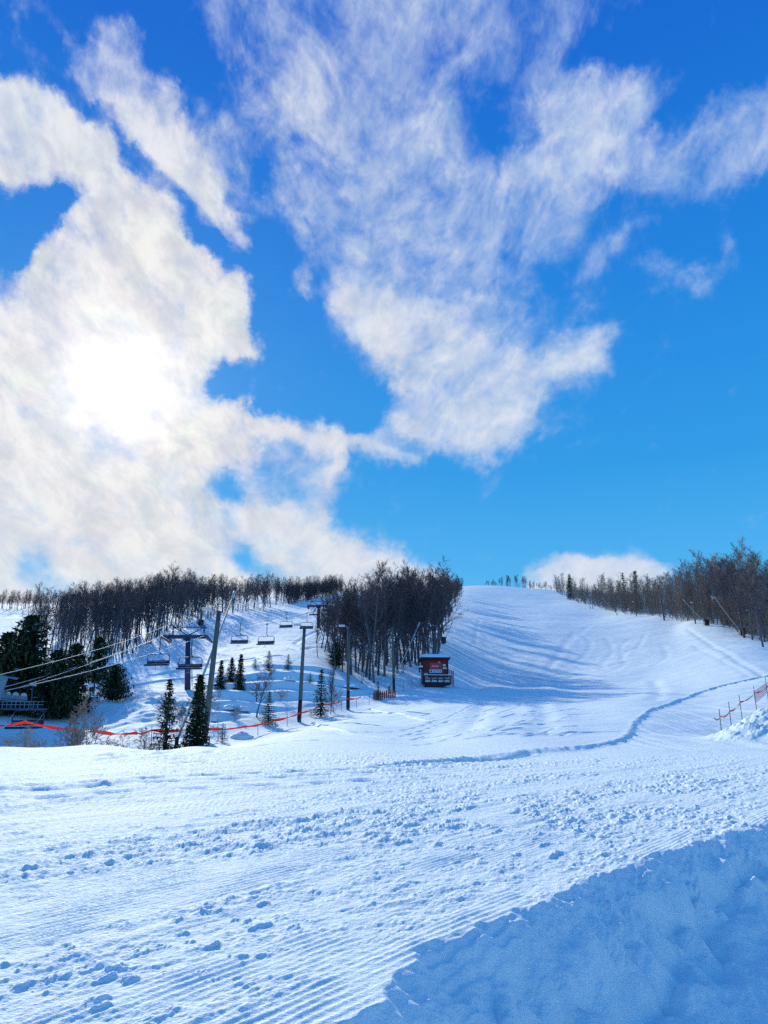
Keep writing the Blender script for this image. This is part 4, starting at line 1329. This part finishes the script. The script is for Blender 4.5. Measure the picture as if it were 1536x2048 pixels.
# station catwalk at the left border
cw_p = at(20, 1412, 47)
root = thing('service_catwalk', Vector((cw_p.x, cw_p.y, cw_p.z)), "blue steel service catwalk with railings beside the nearest lift wheels", 'catwalk')
MB().box((.85, 0, -.18), (2.5, .7, .05)).obj('deck', M['steel'], root)
rl = MB()
for k in range(9): rl.tube([(-.3 + .26 * k, -.33, -.16), (-.3 + .26 * k, -.33, .22)], .018, 5)
for zz in (.05, .22): rl.tube([(-.4, -.33, zz), (2.1, -.33, zz)], .02, 5)
rl.obj('railing', M['steel_pale'], root)
MB().tube([(-.9, 0, -.16), (-.6, .0, 1.7)], [.16, .22], 6).obj('strut', M['steel_pale'], root)

def rope(name, A_, B_, rad, label, sag, cat='cable', n=24):
    pts = []
    A_, B_ = Vector(A_), Vector(B_)
    for i in range(n + 1):
        f = i / n
        q = A_.lerp(B_, f); q.z -= 4 * sag * f * (1 - f)
        pts.append(q)
    m = A_.copy()
    o = MB().tube([q - m for q in pts], rad, 6).obj(name, M['cable'], None, m, True)
    return tag(o, label, cat), pts
segs = [(T0, T1, "of the lift from the nearest wheels up to the blue tower"), (T1, T2, "of the lift from the blue tower up to the reddish tower"), (T2, T3, "of the lift from the reddish tower up behind the grove")]
ROPES = {}
for k, (a, b, txt) in enumerate(segs):
    for s, nm in ((0, 'left'), (1, 'right')):
        side = "left rope" if s == 0 else "right rope"
        o, pts = rope('haul_rope', a[s], b[s], (.027, .022, .03)[k], side + " " + txt, (.35, .7, .3)[k])
        ROPES[(k, s)] = pts
# ropes leaving the picture at the left
for s in (0, 1):
    d = (T0[s] - T1[s]).normalized()
    side = "uphill" if s == 0 else "return"
    rope('haul_rope', T0[s], T0[s] + Vector((d.x * 14, d.y * 14, -.8)), .03, "short end of the " + side + " rope leaving at the left border", .1)
rope('power_line', at(-30, 1356, 44), T1[0] + Vector((.3, 0, 1.1)), .020, "thin pale line just under the bright uphill rope at the left", .35)
rope('power_line', at(40, 1374, 47), T1[1] + Vector((-1.2, 0, 1.5)), .013, "faintest dark line crossing the evergreens to the blue lift tower", .3)

def make_chair():
    root = thing('lift_chair', (0, 0, 0), "x", 'lift chair', "chairs hanging on the lift")
    W2 = 1.15
    # origin is the grip on the rope
    g = MB().box((0, 0, .0), (.16, .5, .16)); g.box((0, .18, .12), (.1, .12, .12))
    g.obj('grip', M['galv'], root)
    pts = [(0, 0, -.05), (0, .06, -.7), (-.02, .12, -1.25), (.08, .06, -1.5), (.3, 0, -1.62)]
    MB().tube(pts, .045, 8).obj('hanger', M['steel'], root, smooth=True)
    f = MB()
    zt, zb = -1.65, -2.72
    loop = [(-W2, .0, zb), (-W2, 0, zt - .35), (-W2 + .05, 0, zt - .14), (-W2 + .2, 0, zt), (0, 0, zt + .04), (W2 - .2, 0, zt), (W2 - .05, 0, zt - .14), (W2, 0, zt - .35), (W2, 0, zb)]
    f.tube(loop, .04, 8)
    for s in (-1, 1): f.tube([(s * W2, 0, zb), (s * W2, -.55, zb - .02)], .035, 6)
    f.obj('frame', M['steel'], root, smooth=True)
    st = MB().box((0, -.30, zb - .02), (W2 * 2 + .02, .55, .10)); st.box((0, -.56, zb - .06), (W2 * 2 + .04, .08, .12))
    st.obj('seat', M['pad'], root)
    bk = MB().box((0, .04, zb + .30), (W2 * 2, .07, .34), mat=Matrix.Rotation(R(-8), 3, 'X'))
    bk.obj('backrest', M['pad'], root)
    br = MB()
    br.tube([(-W2 + .06, -.05, zt - .25), (-W2 + .06, -.55, zb + .28), (W2 - .06, -.55, zb + .28), (W2 - .06, -.05, zt - .25)], .022, 6)
    br.tube([(0, -.55, zb + .28), (0, -.5, zb - .45), (-.3, -.5, zb - .45), (.3, -.5, zb - .45)], .02, 6)
    br.obj('safety_bar', M['galv'], root, smooth=True)
    sn = MB().box((0, -.28, zb + .045), (W2 * 2 - .1, .48, .035)); sn.obj('snow_dusting', M['snow_cap'], root)
    return root

def on_rope(k, s, px):
    pts = ROPES[(k, s)]
    best = None
    for i in range(len(pts) - 1):
        for f in (0, .25, .5, .75):
            q = pts[i].lerp(pts[i + 1], f)
            d = abs(pix_of(q.x, q.y, q.z)[0] - px)
            if best is None or d < best[0]: best = (d, q)
    return best[1]
proto = make_chair()
CH = [(0, 1, 68, "nearest empty lift chair, low at the left border behind the red tape"),
      (0, 0, 321, "empty chair hanging left of the blue lift tower"),
      (0, 1, 384, "empty chair hanging in front of the blue lift tower's column"),
      (1, 0, 481, "empty chair left of its twin midway between the blue and the reddish tower"),
      (1, 1, 533, "empty chair right of its twin midway between the blue and the reddish tower"),
      (1, 0, 573, "empty chair beside the second light pole's lamp, left one of the highest pair"),
      (1, 1, 614, "empty chair right behind the second light pole's lamp")]
for i, (k, s, px, lab) in enumerate(CH):
    q = on_rope(k, s, px)
    if i == 0: c = proto
    else:
        c = proto.copy(); col.objects.link(c)
        for ch in list(proto.children):
            d = ch.copy(); col.objects.link(d); d.parent = c
    c.location = q
    c.rotation_euler = (0, 0, R(random.uniform(-6, 6) - 8))
    c['label'] = lab
# one chair almost out of the picture
c = proto.copy(); col.objects.link(c)
for ch in list(proto.children):
    d = ch.copy(); col.objects.link(d); d.parent = c
c.location = at(-26, 1382, 47.5); c['label'] = "empty chair cut by the left border with only its seat end showing"

# ------------------------------------------------------------------ warming hut
def hut():
    Y = 87.
    p = place(872, Y)
    s = Y / F
    root = thing('ski_hut', p, "dark red wooden hut with snowy flat roof and a bright red sign beside the grove", 'hut', None, R(3))
    W, Hh, Dp = 50 * s, 42 * s, 2.4
    z0 = .55
    b = MB().box((0, Dp / 2, z0 + Hh / 2), (W, Dp, Hh)); b.obj('wall', M['hutwall'], root)
    tr = MB()
    for sx_ in (-1, 1): tr.box((sx_ * (W / 2 - .04), -.03, z0 + Hh / 2), (.12, .06, Hh))
    tr.box((0, -.02, z0 + .06), (W - .3, .05, .12))
    tr.obj('corner_trim', M['dark'], root)
    rf = MB().box((-.05, Dp / 2 - .2, z0 + Hh + .08), (W + .45, Dp + .9, .16)); rfo = rf.obj('roof', M['dark'], root)
    # rounded snow load
    sn = MB()
    nx, ny = 14, 8
    vs = []
    for j in range(ny + 1):
        for i in range(nx + 1):
            u, v = i / nx * 2 - 1, j / ny * 2 - 1
            e = (1 - abs(u) ** 6) * (1 - abs(v) ** 6)
            vs.append((-.08 + u * (W / 2 + .26), Dp / 2 - .2 + v * (Dp / 2 + .5), z0 + Hh + .165 + .48 * e ** .5 + .03 * math.sin(3 * u + 2 * v) * e))
    fs = [(j * (nx + 1) + i, j * (nx + 1) + i + 1, (j + 1) * (nx + 1) + i + 1, (j + 1) * (nx + 1) + i) for j in range(ny) for i in range(nx)]
    sn.quad_mesh(vs, fs); sn.obj('snow_load', M['snow_cap'], rfo, smooth=True)
    def fx(px): return (px - 872) * s
    def fz(py): return z0 + (1357 - py) * s
    def panel(name, x0, x1, y0, y1, mat, d, parent, label=None):
        o = MB().box(((fx(x0) + fx(x1)) / 2, -d / 2, (fz(y0) + fz(y1)) / 2), (fx(x1) - fx(x0), d, abs(fz(y1) - fz(y0)))).obj(name, M[mat], parent)
        if label: o['label'] = label
        return o
    sg = panel('sign', 860, 884.5, 1321, 1333.5, 'sign_red', .06, root, "bright red sign with white lettering")
    tx = bpy.data.curves.new('lettering', 'FONT')
    tx.body = "Junior"; tx.size = .33; tx.align_x = 'CENTER'; tx.align_y = 'CENTER'; tx.extrude = .006; tx.shear = .2
    tx.materials.append(M['white'])
    tmp = bpy.data.objects.new('lettering', tx)
    to = link_mesh('lettering', bpy.data.meshes.new_from_object(tmp)); bpy.data.objects.remove(tmp)
    to.parent = sg; to.location = (fx(871.3), -.075, fz(1327.6)); to.rotation_euler = (R(90), 0, 0)
    pn = panel('notice_panel', 859.5, 884.5, 1334.5, 1341, 'sign_pale', .05, root, "long pale panel with blue marks")
    mk = MB()
    zc = (fz(1334.5) + fz(1341)) / 2
    mk.box((fx(863), -.058, zc), (.22, .012, .22))
    mk.quad_mesh([(fx(867.5), -.058, zc - .11), (fx(871), -.058, zc - .11), (fx(870), -.058, zc + .12)], [(0, 1, 2)])
    mk.tube([(fx(873.5) , -.058, zc + .04), (fx(875), -.058, zc + .10), (fx(876.5), -.058, zc + .02), (fx(877.5), -.058, zc - .1)], .035, 5)
    mk.tube([(fx(879.5), -.058, zc + .1), (fx(881.5), -.058, zc + .1), (fx(882), -.058, zc - .08), (fx(880.3), -.058, zc - .1)], .035, 5)
    mk.obj('pictograms', M['sign_blue'], pn)
    p1 = panel('poster', 886.5, 892, 1324, 1333.5, 'sign_pale', .04, root, "small white and green poster")
    MB().box((fx(889.2), -.05, fz(1328.3)), (.26, .02, .12)).obj('emblem', M['teal'], p1)
    panel('notice_board', 847.5, 856, 1341.5, 1349, 'poster', .04, root, "grey square board low on the left")
    lp = MB().box((fx(893.5), -.08, fz(1332.5)), (.1, .12, .14)); lp.obj('lamp', M['lamp'], root)
    lp2 = MB().box((fx(879), -.1, fz(1320.5)), (.22, .16, .08)); lp2.obj('flood_lamp', M['lamp'], root)
    # side shelf with snow on the left wall
    MB().box((-W / 2 - .22, .4, fz(1331)), (.42, .9, .07)).obj('side_shelf', M['dark'], root)
    MB().box((-W / 2 - .22, .4, fz(1331) + .12), (.40, .86, .16)).obj('shelf_snow', M['snow_cap'], root)
    # deck, posts and railing
    dz = fz(1363.5)
    MB().box((0, -.75, dz), (W + .15, 1.5, .16)).obj('deck', M['dark'], root)
    MB().box((0, -.70, dz + .33), (W - .25, 1.1, .50)).obj('deck_snow', M['snow_cap'], root)
    sk = MB()
    sk.quad_mesh([(-W / 2, -1.42, dz - .08), (W / 2, -1.42, dz - .08), (W / 2, -1.42, dz - .22), (-W / 2, -1.42, dz - .75), (-W / 2, -1.36, dz - .08), (W / 2, -1.36, dz - .08), (W / 2, -1.36, dz - .22), (-W / 2, -1.36, dz - .75)], [(0, 3, 2, 1), (4, 5, 6, 7), (0, 1, 5, 4), (1, 2, 6, 5), (2, 3, 7, 6), (3, 0, 4, 7)])
    sk.obj('skirting', M['dark'], root)
    rt = fz(1349.8)
    top = MB().box((.05, -1.45, rt), (W + .3, .14, .12)); top.obj('handrail', M['dark'], root)
    MB().box((.05, -1.45, rt + .09), (W + .2, .13, .06)).obj('rail_snow', M['snow_cap'], root)
    for k in range(5):
        x = -W / 2 + W * k / 4
        MB().box((x, -1.45, (rt + dz) / 2 - .04), (.11, .11, abs(rt - dz) - .06)).obj('post', M['dark'], root)
    MB().box((0, -1.45, rt - .36), (W - .1, .05, .12)).obj('mid_rail', M['dark'], root)
    return root
hut()

# ------------------------------------------------------------------ canes with red tape
TAPE = [(-30, 1450, 39), (50, 1444, 40), (190, 1462, 42), (270, 1466, 44), (302, 1460, 45), (410, 1457, 49.2), (490, 1453, 52), (545, 1441, 57.5), (600, 1426, 63.6), (645, 1410, 68), (697, 1397, 72.7), (722, 1394, 75)]
def tape(pts, label, name='red_tape', wide=.10, mat='tape'):
    W3 = []
    for i in range(len(pts) - 1):
        A_, B_ = at(*pts[i]), at(*pts[i + 1])
        for k in range(8):
            f = k / 8
            q = A_.lerp(B_, f); q.z -= .10 * 4 * f * (1 - f)
            W3.append(q)
    W3.append(at(*pts[-1]))
    o0 = W3[0].copy()
    mb = MB(); vs = []; fs = []
    for i, q in enumerate(W3):
        tw = .9 * math.sin(i * .55) + .5 * math.sin(i * 1.7 + 1)
        wd = wide * (.55 + .45 * math.sin(i * .4 + .8) ** 2)
        n_ = Vector((0, math.sin(tw) * wd, math.cos(tw) * wd)) * .5
        t2 = Vector((0, .006, 0))
        vs += [q - o0 - n_ - t2, q - o0 + n_ - t2, q - o0 + n_ + t2, q - o0 - n_ + t2]
    for i in range(len(W3) - 1):
        for k in range(4):
            fs.append((i * 4 + k, i * 4 + (k + 1) % 4, i * 4 + 4 + (k + 1) % 4, i * 4 + 4 + k))
    mb.quad_mesh(vs, fs)
    return tag(mb.obj(name, M[mat], None, o0), label, 'tape')
tape(TAPE[:6], "red warning tape strung along the snow edge from the left border to the nearest pole", wide=.20)
tape(TAPE[5:9], "red warning tape from the nearest light pole past the snow laden spruce to the next", wide=.19)
tape(TAPE[8:], "red warning tape from the second light pole up to the third pole", wide=.16)
CANES = [(51, 40.2, 1440, "at the left under the tape's highest bend"), (302, 45, 1452, "behind the thin topped spruce"), (437, 50.5, 1438, "just right of the nearest light pole"), (449, 51, 1448, "by the knee high spruce"),
         (516, 53.5, 1452, "left of the snow laden spruce"), (575, 61, 1416, "between the snow laden spruce and second pole"), (683, 72, 1402, "just left of the third pole"), (714, 74, 1396, "just right of the third pole"),
         (738, 76, 1400, "left of the orange board fence"), (762, 78, 1396, "in front of the orange board fence"), (806, 84, 1374, "first right of the orange board fence"), (824, 85, 1370, "second right of the orange board fence"),
         (841, 86, 1368, "below the hut's left corner"), (862, 86.3, 1362, "below the middle of the hut"), (880, 86.6, 1360, "below the hut's right half")]
for (px, Y, top, lab) in CANES:
    p = place(px, Y); q = at(px + random.uniform(-2, 2), top, Y)
    v = q - p
    if v.z < .5: v.z = 1.1
    o = MB().tube([Vector((0, 0, -.3)), v], [.016 + Y * .0001, .013 + Y * .0001], 6).obj('marker_cane', M['cane'], None, p)
    tag(o, "thin dark marker cane " + lab, 'cane', "marker canes along the snow edge")

# orange board fence
p = place(768, 79.5)
root = thing('board_fence', p, "short orange red board fence half buried beside the pale light pole", 'fence')
k = 0
for i in range(11):
    px = 748 + 42 * i / 10
    q = place(px, 79.5) - p
    o = MB().box((q.x, 0, q.z + .28), (.15, .04, .95 + .2 * (i > 5)), random.uniform(-.1, .1)).obj('board', M['fence'], root)
a_, b_ = place(746, 79.5) - p, place(791, 79.5) - p
MB().tube([a_ + Vector((0, .05, .45)), b_ + Vector((0, .05, .55))], .04, 6).obj('rail', M['fence'], root)
p = place(908, 88)
root = thing('net_fence', p, "short stretch of reddish net fence on posts right of the hut", 'fence')
qs = [place(899, 90) - p, place(904, 89) - p, place(908, 88) - p]
for q in qs: MB().tube([q + Vector((0, 0, -.2)), q + Vector((0, 0, 1.9))], .03, 6).obj('post', M['net'], root)
nb = MB()
for i in range(2):
    for k in range(7): nb.tube([qs[i] + Vector((0, 0, .2 + .25 * k)), qs[i + 1] + Vector((0, 0, .2 + .25 * k))], .012, 4)
    for k in range(5):
        f = k / 5; b0 = qs[i].lerp(qs[i + 1], f); nb.tube([b0 + Vector((0, 0, .2)), b0 + Vector((0, 0, 1.7))], .012, 4)
nb.obj('netting', M['net'], root)

# right fence of canes and red cord
RF = [(1442, 33.5, 1418, 1462), (1461, 36, 1404, 1446), (1482, 39.5, 1390, 1425), (1511, 44.5, 1372, 1410), (1534, 49, 1353, 1388), (1575, 54, 1335, 1370)]
RLAB = ["lowest dark fence cane beside the groomed lane at the right", "second fence cane up from the snow mound at the right", "third fence cane up, in the middle of the red cord", "fourth fence cane up, where the netting starts", "fifth fence cane at the right border of the picture", "fence cane outside the right border"]
tops = []
for (px, Y, t1, b1), lab in zip(RF[:5], RLAB):
    p = at(px, b1, Y); q = at(px - 4, t1, Y)
    g = sample(p.x, p.y)
    p.z = min(p.z, g) if g < p.z + .5 else g
    o = MB().tube([Vector((0, 0, -.3)), q - p], [.019, .015], 6).obj('fence_cane', M['cane'], None, p)
    tag(o, lab, 'cane', "fence canes by the groomed lane")
tape([(1428, 1436, 33), (1441, 1433, 33.5), (1460, 1422, 36), (1481, 1404, 39.5), (1510, 1385, 44.5), (1533, 1374, 49), (1575, 1352, 54)], "faded red cord strung between the fence canes at the right", 'barrier_rope', .10, 'net')
A_, B_, C_ = at(1511, 1406, 44.5), at(1534, 1386, 49), at(1575, 1366, 54)
nb = MB()
for (u, v, hu, hv) in ((A_, B_, .62, .55), (B_, C_, .55, .5)):
    for k in range(6):
        nb.tube([u + Vector((0, 0, hu * k / 5)) - A_, v + Vector((0, 0, hv * k / 5)) - A_], .010, 4)
    for k in range(14):
        f = k / 14; b0 = u.lerp(v, f) - A_
        nb.tube([b0, b0 + Vector((0, 0, hu))], .010, 4)
tag(nb.obj('safety_net', M['net'], None, A_), "pale red safety net hanging under the cord at the right border", 'net')
